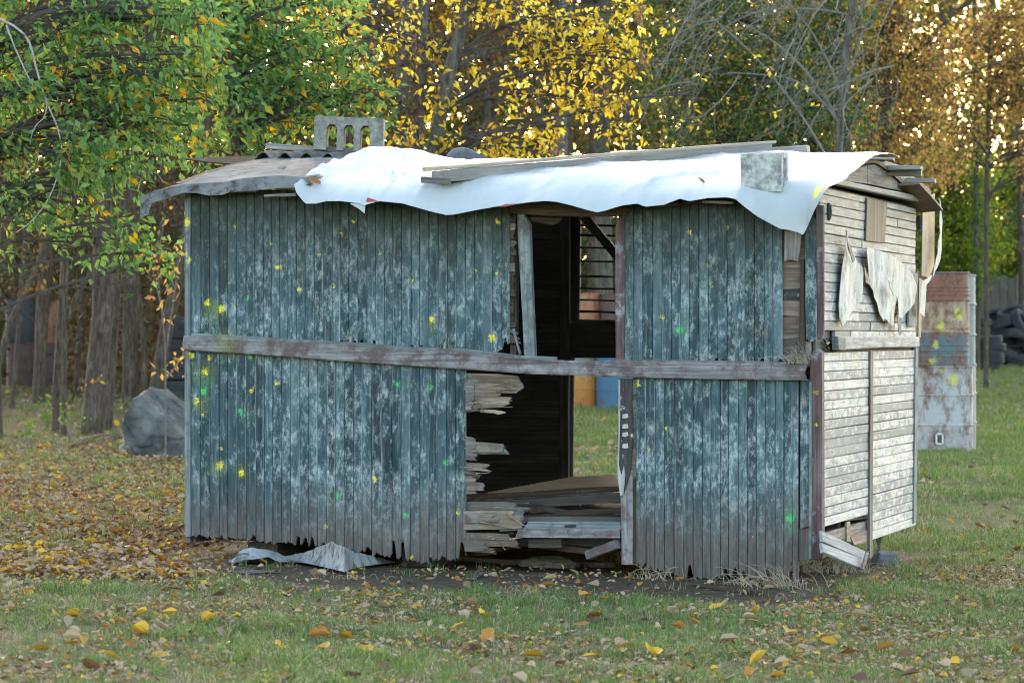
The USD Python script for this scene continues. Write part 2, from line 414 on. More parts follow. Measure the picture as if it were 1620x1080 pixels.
def drum_mat(name, bands, rust=0.5, marks=()):
    """bands: (height above the drum's own foot, colour) stops"""
    g = G()
    pos, wc = g.pos(), g.attr('wc')
    z = g.z(wc, 'z')
    wob = g.noise(pos, 9, 7, 0.8)
    zz = g.math('add', z, g.math('multiply_add', wob, 0.16, -0.08))
    col = g.ramp(zz, bands)
    st = g.noise(g.scale(pos, (8, 8, 4.5)), 1.0, 8, 0.75)
    col = g.mix(g.range(st, rust - 0.07, rust + 0.08, 0, 0.9), col, g.ramp(g.noise(pos, 30, 4, 0.6), [(0.3, (0.055, 0.028, 0.022)), (0.6, (0.17, 0.085, 0.055)), (0.8, (0.30, 0.18, 0.12))]))
    pale = g.noise(g.scale(pos, (5, 5, 3)), 1.0, 6, 0.75)
    col = g.mix(g.range(pale, 0.60, 0.74, 0, 0.5), col, (0.40, 0.40, 0.41))
    nz = g.noise(pos, 12, 4, 0.7, out='color')
    w = g.n('vector_math', math_type='multiply_add', vector1=nz, vector2=(0.16, 0.16, 0.16), vector3=pos) + '.vector'
    w = g.n('vector_math', math_type='subtract', vector1=w, vector2=(0.08, 0.08, 0.08)) + '.vector'
    if marks:
        m = splats(g, w, marks)
        col = g.mix(g.range(m, 0.3, 1.0, 0.85, 0), col, (0.50, 0.46, 0.05))
    return g.build(name, col, 0.7, g.bump(st, 0.3, 0.004), spec=0.3)


def bark_mat(name, lo, mid, hi):
    g = G()
    pos = g.pos()
    rid = g.noise(g.scale(pos, (26, 26, 5)), 1.0, 7, 0.7, 0.6)
    pat = g.noise(g.scale(pos, (5, 5, 3)), 1.0, 5, 0.7)
    col = g.ramp(rid, [(0.32, lo), (0.5, mid), (0.68, hi)])
    col = g.mix(g.range(pat, 0.58, 0.70, 0, 0.6), col, tuple(1.6 * c for c in hi))
    col = g.mix(g.range(g.noise(pos, 2.2, 4, 0.6), 0.56, 0.72, 0, 0.45), col, (0.07, 0.085, 0.03))
    return g.build(name, col, 0.9, g.bump(rid, 1.0, 0.03), spec=0.15)


M['bark'] = bark_mat('brown_grey_bark', (0.027, 0.019, 0.015), (0.081, 0.059, 0.046), (0.156, 0.119, 0.098))
M['bark2'] = bark_mat('grey_bark', (0.040, 0.034, 0.029), (0.105, 0.092, 0.080), (0.18, 0.165, 0.145))


def leaf_mat(name, stops, rough=0.45, trans=0.5, boost=1.45, spec=0.4):
    g = G()
    t = g.attr('tone', 'fac')
    col = g.ramp(t, stops)
    tc = g.n('hsv', hue=0.5, saturation=1.05, value=boost, fac=1.0, color=col) + '.color'
    return g.build(name, col, rough, None, 0, spec, translucent=trans, trans_col=tc)


M['leaf_green'] = leaf_mat('green_leaves', [(0.0, (0.054, 0.123, 0.039)), (0.40, (0.123, 0.237, 0.057)), (0.86, (0.244, 0.373, 0.097)), (0.93, (0.437, 0.450, 0.064)), (0.97, (0.540, 0.385, 0.025)), (1.0, (0.591, 0.322, 0.025))], rough=0.30, spec=0.7)
M['leaf_yellow'] = leaf_mat('yellow_leaves', [(0.0, (0.22, 0.11, 0.020)), (0.2, (0.50, 0.33, 0.030)), (0.6, (0.70, 0.54, 0.05)), (1.0, (0.78, 0.68, 0.17))])
M['leaf_gold'] = leaf_mat('golden_brown_leaves', [(0.0, (0.030, 0.022, 0.010)), (0.4, (0.111, 0.064, 0.015)), (0.75, (0.246, 0.140, 0.021)), (1.0, (0.357, 0.238, 0.034))], trans=0.42, boost=1.2)
M['leaf_brown'] = leaf_mat('brown_gold_leaves', [(0.0, (0.020, 0.014, 0.008)), (0.5, (0.085, 0.048, 0.015)), (0.85, (0.20, 0.115, 0.022)), (1.0, (0.36, 0.24, 0.035))], trans=0.35, boost=1.1)
M['leaf_orange'] = leaf_mat('orange_brown_leaves', [(0.0, (0.187, 0.108, 0.050)), (0.4, (0.432, 0.238, 0.086)), (0.7, (0.605, 0.374, 0.101)), (0.85, (0.605, 0.475, 0.086)), (0.9, (0.173, 0.245, 0.043)), (1.0, (0.144, 0.230, 0.043))])
M['leaf_dark'] = leaf_mat('dark_green_leaves', [(0.0, (0.020, 0.045, 0.016)), (0.6, (0.052, 0.112, 0.028)), (0.90, (0.10, 0.16, 0.032)), (1.0, (0.30, 0.22, 0.03))], trans=0.35)
M['leaf_olive'] = leaf_mat('olive_green_leaves', [(0.0, (0.031, 0.062, 0.019)), (0.5, (0.078, 0.150, 0.036)), (0.80, (0.156, 0.216, 0.042)), (0.87, (0.480, 0.312, 0.036)), (1.0, (0.600, 0.408, 0.048))], trans=0.4)
M['leaf_lime'] = leaf_mat('lime_green_leaves', [(0.0, (0.060, 0.120, 0.022)), (0.5, (0.144, 0.240, 0.030)), (0.8, (0.360, 0.384, 0.036)), (1.0, (0.600, 0.480, 0.036))])
M['seed'] = leaf_mat('dry_brown_seed_keys', [(0.0, (0.16, 0.085, 0.06)), (1.0, (0.34, 0.21, 0.16))], rough=0.8, trans=0.25)
M['grass_green'] = leaf_mat('green_grass', [(0.0, (0.068, 0.117, 0.032)), (0.6, (0.134, 0.213, 0.051)), (1.0, (0.227, 0.284, 0.085))], rough=0.55, trans=0.3)
M['grass_lime'] = leaf_mat('light_green_grass', [(0.0, (0.094, 0.143, 0.032)), (0.6, (0.175, 0.231, 0.056)), (1.0, (0.299, 0.312, 0.112))], rough=0.55, trans=0.3)
M['grass_dry'] = leaf_mat('dry_grass', [(0.0, (0.17, 0.135, 0.075)), (0.6, (0.33, 0.27, 0.16)), (1.0, (0.50, 0.42, 0.28))], rough=0.8, trans=0.2)
for nm, a, b in (('fall_yellow', (0.525, 0.300, 0.025), (0.825, 0.550, 0.062)), ('fall_orange', (0.34, 0.13, 0.03), (0.64, 0.31, 0.06)), ('fall_tan', (0.36, 0.24, 0.14), (0.64, 0.48, 0.31)), ('fall_brown', (0.16, 0.078, 0.045), (0.36, 0.20, 0.115))):
    M[nm] = leaf_mat(nm.replace('fall', 'fallen_leaf'), [(0.0, a), (1.0, b)], rough=0.6, trans=0.2, boost=1.0)


def ground_mat():
    g = G()
    pos = g.pos()
    n1 = g.noise(pos, 2.2, 6, 0.65)
    n2 = g.noise(pos, 22, 6, 0.7)
    n3 = g.noise(pos, 90, 4, 0.7)
    col = g.ramp(n2, [(0.30, (0.052, 0.044, 0.029)), (0.48, (0.111, 0.104, 0.052)), (0.62, (0.182, 0.163, 0.091)), (0.78, (0.312, 0.260, 0.169))])
    grn = g.ramp(n3, [(0.3, (0.052, 0.078, 0.023)), (0.7, (0.130, 0.176, 0.052))])
    col = g.mix(g.range(n1, 0.36, 0.56, 0.10, 0.75), col, grn)
    # bare earth along the foot of the hut and below it
    vl = g.n('vector_math', math_type='dot_product', vector1=pos, vector2=(V2[0], V2[1], 0)) + '.value'
    ul = g.n('vector_math', math_type='dot_product', vector1=pos, vector2=(U2[0], U2[1], 0)) + '.value'
    v0, u0 = float(L0 @ V2), float(L0 @ U2)
    w = g.math('multiply_add', g.noise(pos, 3.5, 4, 0.6), 0.55, -0.275)
    va = g.math('add', vl, w)
    band = g.math('multiply', g.range(va, v0 - 2.3, v0 - 1.5), g.range(va, v0 + 3.35, v0 + 3.6, 1, 0))
    ua = g.math('add', ul, w)
    band = g.math('multiply', band, g.math('multiply', g.range(ua, u0 - 0.9, u0 - 0.2), g.range(ua, u0 + 3.35, u0 + 3.7, 1, 0)))
    soil = g.ramp(n2, [(0.3, (0.055, 0.038, 0.026)), (0.55, (0.125, 0.090, 0.064)), (0.75, (0.25, 0.19, 0.14))])
    col = g.mix(g.math('multiply', band, 0.92), col, soil)
    # leaf mould under the trees on the left
    x = g.z(pos, 'x')
    y = g.z(pos, 'y')
    lm = g.math('multiply', g.range(g.math('add', x, w), -1.9, -1.4, 1, 0), g.range(g.math('add', y, g.math('multiply', w, 3.0)), 17.6, 19.4))
    mould = g.ramp(n2, [(0.3, (0.050, 0.034, 0.020)), (0.5, (0.14, 0.090, 0.048)), (0.7, (0.28, 0.19, 0.11))])
    mould = g.mix(g.range(y, 27.0, 40.0, 0, 0.75), mould, g.ramp(n2, [(0.3, (0.022, 0.018, 0.010)), (0.6, (0.060, 0.045, 0.022)), (0.8, (0.12, 0.085, 0.045))]))
    col = g.mix(g.math('multiply', lm, 0.85), col, mould)
    return g.build('earth_and_thatch', col, 0.95, g.bump(g.math('add', n2, n3), 0.7, 0.02), spec=0.1)


M['ground'] = ground_mat()

# ------------------------------------------------------------------ prim helpers
counts = {}


def numbered(parent, name):
    k = counts.get((parent, name), 0)
    counts[(parent, name)] = k + 1
    return f'{parent}/{name}' if k == 0 else f'{parent}/{name}_{k:03d}'


def meta(prim, label=None, cat=None, group=None, kind=None):
    for k, v in (('label', label), ('category', cat), ('group', group), ('kind', kind)):
        if v:
            prim.SetCustomDataByKey(k, v)


def put(parent, name, V, F, mat, wc=None, tone=None, edge=None, smooth=False, label=None, cat=None, group=None, kind=None):
    """one Mesh prim; wc = coordinates along the grain, tone = a number per vertex or one for the whole piece"""
    path = numbered(parent, name)
    V = np.asarray(V, float); F = np.asarray(F, int)
    if smooth and smooth is not True:
        m = trimesh.Trimesh(V, F, process=False)
        usdkit.mesh(stage, path, m, M[mat], smooth=smooth)
        prim = stage.GetPrimAtPath(path)
        meta(prim, label, cat, group, kind)
        return path
    p = usdkit.mesh(stage, path, (V, F), M[mat], smooth=smooth)
    api = UsdGeom.PrimvarsAPI(p)
    if wc is not None:
        api.CreatePrimvar('wc', Sdf.ValueTypeNames.Float3Array, 'vertex').Set(Vt.Vec3fArray.FromNumpy(np.asarray(wc, np.float32)))
    if edge is not None:
        api.CreatePrimvar('edge', Sdf.ValueTypeNames.FloatArray, 'vertex').Set(Vt.FloatArray.FromNumpy(np.asarray(edge, np.float32)))
    if tone is not None:
        tone = np.broadcast_to(np.asarray(tone, np.float32), (len(V),)).copy()
        api.CreatePrimvar('tone', Sdf.ValueTypeNames.FloatArray, 'vertex').Set(Vt.FloatArray.FromNumpy(tone))
    meta(p.GetPrim(), label, cat, group, kind)
    return path


def thing(name, label, cat, loc=(0, 0, 0), rotz=0.0, group=None):
    path = numbered('/World', name)
    x = UsdGeom.Xform.Define(stage, path)
    x.AddTranslateOp().Set(Gf.Vec3d(*map(float, loc)))
    x.AddRotateZOp().Set(float(rotz))
    meta(x.GetPrim(), label, cat, group)
    return path


def join(parts):
    V, F, n = [], [], 0
    for v, f in parts:
        V.append(v); F.append(np.asarray(f) + n); n += len(v)
    return np.vstack(V), np.vstack(F)


def area2(p):
    x, y = p[:, 0], p[:, 1]
    return 0.5 * np.sum(x * np.roll(y, -1) - np.roll(x, -1) * y)


def earcut(p):
    import mapbox_earcut as me
    return me.triangulate_float64(np.ascontiguousarray(p, np.float64), np.array([len(p)], np.uint32)).reshape(-1, 3).astype(int)


try:
    earcut(np.array([[0, 0], [1, 0], [1, 1.0]]))
except Exception:
    def earcut(p):
        from shapely.geometry import Polygon
        v, f = trimesh.creation.triangulate_polygon(Polygon(p), engine='manifold')
        idx = np.array([np.argmin(((p - q) ** 2).sum(1)) for q in v])
        return idx[f]


def slab2(p, depth, bevel):
    """outline p (n,2) counterclockwise -> vertices (x, y, d), d from 0 (face) to depth, bevelled face edge"""
    p = np.asarray(p, float)
    if area2(p) < 0:
        p = p[::-1]
    n = len(p)
    e = np.roll(p, -1, 0) - p
    e /= np.linalg.norm(e, axis=1, keepdims=True) + 1e-12
    nin = np.stack([-e[:, 1], e[:, 0]], 1)
    b = np.roll(nin, 1, 0) + nin
    b /= np.maximum((b * nin).sum(1, keepdims=True), 0.5)
    q = p + b * bevel
    V = np.vstack([np.c_[q, np.zeros(n)], np.c_[p, np.full(n, bevel)], np.c_[p, np.full(n, depth)]])
    cap = earcut(p)
    i = np.arange(n); j = (i + 1) % n
    F = [cap]
    for a in (0, n):
        F += [np.c_[i + a, i + a + n, j + a + n], np.c_[i + a, j + a + n, j + a]]
    F += [cap[:, ::-1] + 2 * n]
    return V, np.vstack(F)


def poly3(parent, name, pts, thick, mat, bevel=0.002, toward=(0, -1, 0), axis=None, tone=None, **kw):
    """a board, sheet or splinter: a nearly flat outline of 3-D points given a thickness behind its face"""
    pts = np.asarray(pts, float)
    c = pts.mean(0)
    _, _, vt = np.linalg.svd(pts - c)
    nrm = vt[2] * (1 if vt[2] @ np.asarray(toward) > 0 else -1)
    ax = vt[0] if axis is None else np.asarray(axis, float) - nrm * (nrm @ np.asarray(axis, float))
    ax = ax / np.linalg.norm(ax)
    ay = np.cross(nrm, ax)
    q = np.c_[(pts - c) @ ax, (pts - c) @ ay]
    V2d, F = slab2(q, thick, bevel)
    V = c + V2d[:, :1] * ax + V2d[:, 1:2] * ay - V2d[:, 2:3] * nrm
    wc = V2d + R.uniform(0, 40, 3)
    return put(parent, name, V, F, mat, wc=wc, tone=R.uniform() if tone is None else tone, edge=(np.arange(len(V)) >= len(pts)).astype(float), **kw)


def beam_mesh(p0, p1, w, h, up=(0, 0, 1), seg=3, cham=0.004, jit=0.0015, taper=1.0, bend=0.0):
    p0, p1 = np.asarray(p0, float), np.asarray(p1, float)
    a = p1 - p0; ln = np.linalg.norm(a); a /= ln
    s = np.cross(a, up); s /= np.linalg.norm(s)
    t = np.cross(s, a)
    c = min(cham, 0.4 * min(w, h))
    prof = np.array([(-w / 2 + c, -h / 2), (w / 2 - c, -h / 2), (w / 2, -h / 2 + c), (w / 2, h / 2 - c), (w / 2 - c, h / 2), (-w / 2 + c, h / 2), (-w / 2, h / 2 - c), (-w / 2, -h / 2 + c)])
    V, W = [], []
    for k in range(seg + 1):
        f = k / seg
        q = prof * (1 + (taper - 1) * f) + R.normal(0, jit, prof.shape)
        off = p0 + a * ln * f + t * bend * math.sin(math.pi * f)
        V.append(off + q[:, :1] * s + q[:, 1:] * t)
        W.append(np.c_[np.full(8, ln * f), q])
    V = np.vstack(V); W = np.vstack(W)
    F = []
    for k in range(seg):
        for i in range(8):
            j = (i + 1) % 8
            A, B, C, D = k * 8 + i, k * 8 + j, (k + 1) * 8 + j, (k + 1) * 8 + i
            F += [(A, B, C), (A, C, D)]
    for i in range(1, 7):
        F += [(0, i + 1, i), (seg * 8, seg * 8 + i, seg * 8 + i + 1)]
    return V, np.array(F), W


def beam(parent, name, p0, p1, w, h, mat, tone=None, label=None, cat=None, group=None, **kw):
    V, F, W = beam_mesh(p0, p1, w, h, **kw)
    return put(parent, name, V, F, mat, wc=W + R.uniform(0, 40, 3), tone=R.uniform() if tone is None else tone, label=label, cat=cat, group=group)


def grid_solid(P, t):
    """sheet from a grid of points (m, n, 3), thickness t below it"""
    m, n = P.shape[:2]
    du, dv = np.gradient(P, axis=0), np.gradient(P, axis=1)
    nr = np.cross(du, dv); nr /= np.linalg.norm(nr, axis=2, keepdims=True) + 1e-12
    V = np.vstack([P.reshape(-1, 3), (P - nr * t).reshape(-1, 3)])
    i, j = np.meshgrid(np.arange(m - 1), np.arange(n - 1), indexing='ij')
    a = (i * n + j).ravel(); b = a + 1; c = a + n; d = c + 1
    F = [np.c_[a, c, d], np.c_[a, d, b]]
    o = m * n
    F += [np.c_[a + o, d + o, c + o], np.c_[a + o, b + o, d + o]]
    ring = np.concatenate([np.arange(n), np.arange(1, m) * n + n - 1, (m - 1) * n + np.arange(n - 2, -1, -1), np.arange(m - 2, 0, -1) * n])
    r2 = np.roll(ring, -1)
    F += [np.c_[ring, r2, r2 + o], np.c_[ring, r2 + o, ring + o]]
    return V, np.vstack(F)


def tube(points, radii, n=6):
    P = np.asarray(points, float); k = len(P)
    r = np.broadcast_to(np.asarray(radii, float), (k,))
    T = np.gradient(P, axis=0); T /= np.linalg.norm(T, axis=1, keepdims=True) + 1e-12
    ref = np.array([0.31, 0.17, 0.93]) if abs(T[0, 2]) < 0.8 else np.array([0.95, 0.3, 0.05])
    S = np.cross(T, ref); S /= np.linalg.norm(S, axis=1, keepdims=True) + 1e-12
    B = np.cross(T, S)
    a = np.arange(n) / n * 2 * np.pi
    V = P[:, None] + r[:, None, None] * (np.cos(a)[None, :, None] * S[:, None] + np.sin(a)[None, :, None] * B[:, None])
    V = V.reshape(-1, 3)
    i, j = np.meshgrid(np.arange(k - 1), np.arange(n), indexing='ij')
    A = (i * n + j).ravel(); Bq = (i * n + (j + 1) % n).ravel(); C = A + n; D = Bq + n
    F = [np.c_[A, Bq, D], np.c_[A, D, C]]
    V = np.vstack([V, P[:1], P[-1:]])
    jj = np.arange(n)
    F += [np.c_[(jj + 1) % n, jj, np.full(n, k * n)], np.c_[(k - 1) * n + jj, (k - 1) * n + (jj + 1) % n, np.full(n, k * n + 1)]]
    return V, np.vstack(F)


def smooth_path(P, k):
    P = np.asarray(P, float)
    t = np.r_[0, np.cumsum(np.linalg.norm(np.diff(P, axis=0), axis=1))]
    from scipy.interpolate import PchipInterpolator
    return PchipInterpolator(t, P, axis=0)(np.linspace(0, t[-1], k))


def revolve(profile, n=40):
    p = np.asarray(profile, float); k = len(p)
    a = np.arange(n) / n * 2 * np.pi
    V = np.stack([p[:, None, 0] * np.cos(a), p[:, None, 0] * np.sin(a), np.repeat(p[:, 1:2], n, 1)], -1).reshape(-1, 3)
    i, j = np.meshgrid(np.arange(k - 1), np.arange(n), indexing='ij')
    A = (i * n + j).ravel(); B = (i * n + (j + 1) % n).ravel(); C = A + n; D = B + n
    return V, np.vstack([np.c_[A, B, D], np.c_[A, D, C]])


def patch_mesh(poly, step, thick, disp, fmap):
    """a limp torn sheet: outline in the plane, filled with points, pushed out of it by disp(x, y)"""
    from shapely.geometry import Polygon, Point
    import shapely
    pg = Polygon(poly)
    x0, y0, x1, y1 = pg.bounds
    per = pg.exterior.segmentize(step)
    pts = [np.array(per.coords)[:-1]]
    gx, gy = np.meshgrid(np.arange(x0 + step / 2, x1, step), np.arange(y0 + step / 2, y1, step))
    q = np.c_[gx.ravel(), gy.ravel()] + R.normal(0, step * 0.12, (gx.size, 2))
    inn = shapely.contains_xy(pg.buffer(-step * 0.45), q[:, 0], q[:, 1])
    pts = np.vstack([pts[0], q[inn]])
    T = Delaunay(pts).simplices
    c = pts[T].mean(1)
    T = T[shapely.contains_xy(pg.buffer(step * 0.02), c[:, 0], c[:, 1])]
    d1, d2 = pts[T[:, 1]] - pts[T[:, 0]], pts[T[:, 2]] - pts[T[:, 0]]
    fl = (d1[:, 0] * d2[:, 1] - d1[:, 1] * d2[:, 0]) < 0
    T[fl] = T[fl][:, ::-1]
    h = disp(pts[:, 0], pts[:, 1])
    n = len(pts)
    V = np.vstack([fmap(pts[:, 0], pts[:, 1], h), fmap(pts[:, 0], pts[:, 1], h - thick)])
    nb = len(per.coords) - 1
    i = np.arange(nb); j = (i + 1) % nb
    F = np.vstack([T, T[:, ::-1] + n, np.c_[i, i + n, j + n], np.c_[i, j + n, j]])
    return V, F

# ------------------------------------------------------------------ ground
def spread(a, b, step, far, k=16):
    core = np.arange(a, b + step, step)
    g = np.geomspace(step * 2, far, k)
    return np.r_[(a - g)[::-1], core, b + g]


gx, gy = spread(-11, 13, 0.16, 500), spread(9, 60, 0.2, 700)
GX, GY = np.meshgrid(gx, gy, indexing='ij')
GV = np.stack([GX, GY, ground_z(GX, GY)], -1)
nyy = len(gy)
ii, jj = np.meshgrid(np.arange(len(gx) - 1), np.arange(nyy - 1), indexing='ij')
a_ = (ii * nyy + jj).ravel()
GF = np.vstack([np.c_[a_, a_ + nyy, a_ + nyy + 1], np.c_[a_, a_ + nyy + 1, a_ + 1]])
put('/World', 'ground', GV.reshape(-1, 3), GF, 'ground', smooth=True, kind='structure', label='grassy ground with bare dark earth at the foot of the hut and leaf mould on the left')

# ------------------------------------------------------------------ the hut
SHED = thing('wooden_hut', 'derelict wooden hut of teal vertical planks with a broken doorway and a white side wall', 'hut', (L0[0], L0[1], 0), ROT)
ip = np.interp
RTX = [290, 738, 840, 980, 1285]
rail_top = lambda x: ip(x, RTX, [531, 557, 568, 572, 577])
rail_bot = lambda x: ip(x, RTX, [553, 585, 591, 597, 602])


def plank(a, b, top, bot, ragged, v=0.0, th=0.018, mat='teal', notch=0.0, toplocal=None, name='plank'):
    """vertical board between the photo columns a and b"""
    n = 5
    xs = np.linspace(b - 0.35, a + 0.35, n)
    pts = []
    for x, y in ((a + 0.35, top(a)), (b - 0.35, top(b))):
        p = front(x, y, v)
        if toplocal is not None:
            p[2] = toplocal(p[0])
        pts.append(p)
    rag = R.normal(0, ragged, n)
    rag[[0, -1]] += R.normal(0, ragged * 0.7)
    if notch:
        k = R.integers(0, n - 1); rag[k:k + 2] -= notch
    for x, dy in zip(xs, rag):
        pts.append(front(x, bot(x) + dy, v))
    pts = np.array(pts)
    return poly3(SHED, name, pts, th, mat, bevel=0.003, axis=(0, 0, 1))


def run(x0, x1, pitch):
    xs = [x0]
    while xs[-1] < x1 - pitch * 1.4:
        xs.append(xs[-1] + pitch + R.normal(0, 0.9))
    return np.r_[xs, x1]


def planks(x0, x1, pitch, top, bot, ragged, notches=(), **kw):
    xs = run(x0, x1, pitch)
    for a, b in zip(xs[:-1], xs[1:]):
        nt = max([d for c, d in notches if a - 2 <= c <= b + 2] or [0])
        plank(a, b, top, bot, ragged, v=R.normal(0, 0.0014), notch=nt, **kw)


tl = lambda u: float(eave_z(u)) - 0.02
plank(291.5, 301.5, lambda x: 300, lambda x: 849, 0.3, v=-0.004, mat='greyblue', toplocal=tl, th=0.03, name='corner_board')
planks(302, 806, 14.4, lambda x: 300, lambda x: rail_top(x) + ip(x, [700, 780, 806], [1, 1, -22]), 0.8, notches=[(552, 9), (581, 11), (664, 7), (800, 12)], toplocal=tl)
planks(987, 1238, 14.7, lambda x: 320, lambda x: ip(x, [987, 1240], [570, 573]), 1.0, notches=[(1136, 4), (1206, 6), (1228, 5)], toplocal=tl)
botl = lambda x: ip(x, [292, 345, 400, 460, 520, 560, 620, 660, 700, 737], [848, 850, 856, 861, 868, 870, 880, 888, 887, 880])
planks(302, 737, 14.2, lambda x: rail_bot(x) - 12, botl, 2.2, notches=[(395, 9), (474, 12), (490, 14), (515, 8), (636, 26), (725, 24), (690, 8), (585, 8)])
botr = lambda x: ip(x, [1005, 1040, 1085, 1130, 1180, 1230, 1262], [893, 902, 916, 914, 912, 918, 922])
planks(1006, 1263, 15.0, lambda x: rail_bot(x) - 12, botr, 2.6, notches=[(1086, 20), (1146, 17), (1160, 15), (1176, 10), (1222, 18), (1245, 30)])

# dark sheathing behind the planks, with the openings left free
def fslab(name, pix, v, th, mat, **kw):
    return poly3(SHED, name, [front(x, y, v) for x, y in pix], th, mat, axis=kw.pop('axis', (0, 0, 1)), **kw)


def fslab_z(name, x0, x1, z0, z1, v, th, mat, **kw):
    a, b = front(x0, 600, v)[0], front(x1, 600, v)[0]
    return poly3(SHED, name, [(a, v, z0), (b, v, z0), (b, v, z1), (a, v, z1)], th, mat, **kw)


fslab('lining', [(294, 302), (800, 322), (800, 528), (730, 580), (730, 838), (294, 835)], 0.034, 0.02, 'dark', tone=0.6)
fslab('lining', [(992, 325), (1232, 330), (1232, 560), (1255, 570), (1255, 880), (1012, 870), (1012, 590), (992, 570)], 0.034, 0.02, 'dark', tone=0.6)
# studs seen in the gaps
for x, yl in ((812, 560), (1006, 872), (1262, 872)):
    fslab('stud', [(x - 5, 330), (x + 5, 330), (x + 5, yl), (x - 5, yl)], 0.06, 0.05, 'dark')

# long rail across the front, with its thin upper lip
xs = np.array([290, 400, 520, 640, 738, 790, 840, 910, 980, 1080, 1180, 1277.])
jt = R.normal(0, 0.5, len(xs))
fslab('rail', [(x, rail_top(x) + j) for x, j in zip(xs, jt)] + [(1272, 590), (1276, 602)] + [(x, rail_bot(x) + R.normal(0, 0.4)) for x in xs[::-1][1:]] + [(288, 545)], -0.038, 0.036, 'grey', bevel=0.006, axis=U2.tolist() + [0], tone=0.1)
xs = np.array([302, 380, 470, 560, 650, 740, 830, 880.])
fslab('rail_lip', [(x, rail_top(x) - 5 + R.normal(0, 0.5)) for x in xs] + [(x, rail_top(x) + 1) for x in xs[::-1]], -0.030, 0.028, 'greyblue', bevel=0.003, axis=(1, 0, 0), tone=0.5)
xs = np.array([965, 1040, 1120, 1200, 1248.])
fslab('rail_lip', [(x, rail_top(x) - 4 + R.normal(0, 0.5)) for x in xs] + [(x, rail_top(x) + 1) for x in xs[::-1]], -0.030, 0.028, 'grey', bevel=0.003, axis=(1, 0, 0), tone=0.5)

# doorway
fslab('door_post', [(818, 338), (829, 339), (838, 356), (840, 430), (843, 500), (846, 567), (829, 567), (826, 500), (822, 430), (819, 380)], -0.012, 0.05, 'greyblue', bevel=0.004, tone=0.05)
fslab('door_jamb', [(986, 340), (976, 349), (973, 360), (973, 480), (974, 571), (988, 571), (988, 340)], -0.010, 0.06, 'post', bevel=0.004, tone=0.2)
fslab('lintel', [(806, 316), (992, 316), (992, 341), (930, 343), (860, 341), (806, 337)], -0.020, 0.05, 'brown', bevel=0.004, axis=(1, 0, 0), tone=0.0)
fslab('torn_board', [(838, 342), (890, 345), (884, 352), (874, 356), (840, 350)], 0.06, 0.012, 'brown', axis=(1, 0, 0))
# rotten edge left of the door post
yy = 345
for k in range(16):
    h = R.uniform(8, 17)
    fslab('splinter', [(806, yy), (811 + R.uniform(0, 6), yy + R.uniform(-2, 2)), (814 + R.uniform(-3, 5), yy + h * 0.5), (811 + R.uniform(0, 5), yy + h), (806, yy + h)], 0.012 + R.uniform(0, 0.02), 0.012, 'rot' if R.uniform() < 0.3 else 'brown', axis=(1, 0, 0))
    yy += h
for (x0, y0, x1, y1) in ((797, 538, 824, 543), (800, 530, 822, 536), (798, 521, 820, 528)):
    beam(SHED, 'slat', front(x0, y0, 0.03), front(x1, y1, 0.03), 0.02, 0.012, 'grey')
beam(SHED, 'slat', front(812, 520, 0.02), front(823, 560, 0.015), 0.012, 0.014, 'greyblue')

# right jamb of the lower opening
fslab('door_jamb', [(979, 599), (1000, 599), (1001, 700), (997, 745), (992, 765), (986, 782), (981, 784), (977, 760), (977, 690)], -0.012, 0.03, 'jamb', bevel=0.003, tone=0.9)
fslab('flaked_board', [(978.5, 600), (981, 600), (981, 660), (980, 700), (979, 735), (983, 752), (987, 736), (989, 752), (986, 783), (981, 784), (977, 757), (977, 730), (978, 690)], -0.0175, 0.005, 'whitegrey', bevel=0.001)
for y in (655, 671, 684, 702):
    fslab('paint_flake', [(985, y), (993, y - 1), (994, y + R.uniform(4, 8)), (989, y + 7), (984, y + 6)], -0.0155, 0.003, 'paper', bevel=0.001)
fslab('jamb_post', [(981, 745), (1001, 743), (1001, 893), (983, 893)], 0.0, 0.05, 'grey', bevel=0.004, tone=0.0)
for y in np.arange(600, 745, 11):
    fslab('splinter', [(998, y), (1006, y - 1), (1007 + R.uniform(0, 2), y + 12), (1002, y + 12 + R.uniform(-3, 3)), (997, y + 10)], -0.006 + R.uniform(0, 0.02), 0.015, 'rot' if R.uniform() < 0.25 else 'gable', axis=(1, 0, 0))
beam(SHED, 'stud', front(1004, 742, 0.02), front(1005, 890, 0.02), 0.016, 0.04, 'brown')

# frayed ends of the horizontal boards in the lower opening
def frayed(x0, x1, y0, y1, v, mat='rot', th=0.018, teeth=3, sl=0.0):
    pts = [(x0, y0), (x0 + (x1 - x0) * 0.55, y0 + sl * 0.5 + R.uniform(-0.8, 0.8))]
    ys = y0 + (y1 - y0) * np.r_[0.04, np.sort(R.uniform(0.1, 0.9, teeth)), 0.96]
    ln = 1 - R.uniform(0, 0.42, len(ys)) ** 1.4
    ln[R.integers(0, len(ys))] = 1.0
    for y, q, y2 in zip(ys, ln, np.r_[ys[1:], y1]):
        e = x0 + (x1 - x0) * q
        pts += [(e - R.uniform(0, 3), y + sl + 0.4), (e, y + 0.45 * (y2 - y) + sl)]
        if y2 < y1 and R.uniform() < 0.6:
            pts.append((e - R.uniform(2, 9), y2 - 0.6 + sl))
    pts += [(x0 + (x1 - x0) * 0.5, y1 + sl * 0.5 + R.uniform(-0.8, 0.8)), (x0, y1)]
    fslab('broken_board', pts, v, th, mat, axis=(1, 0, 0), bevel=0.0025)


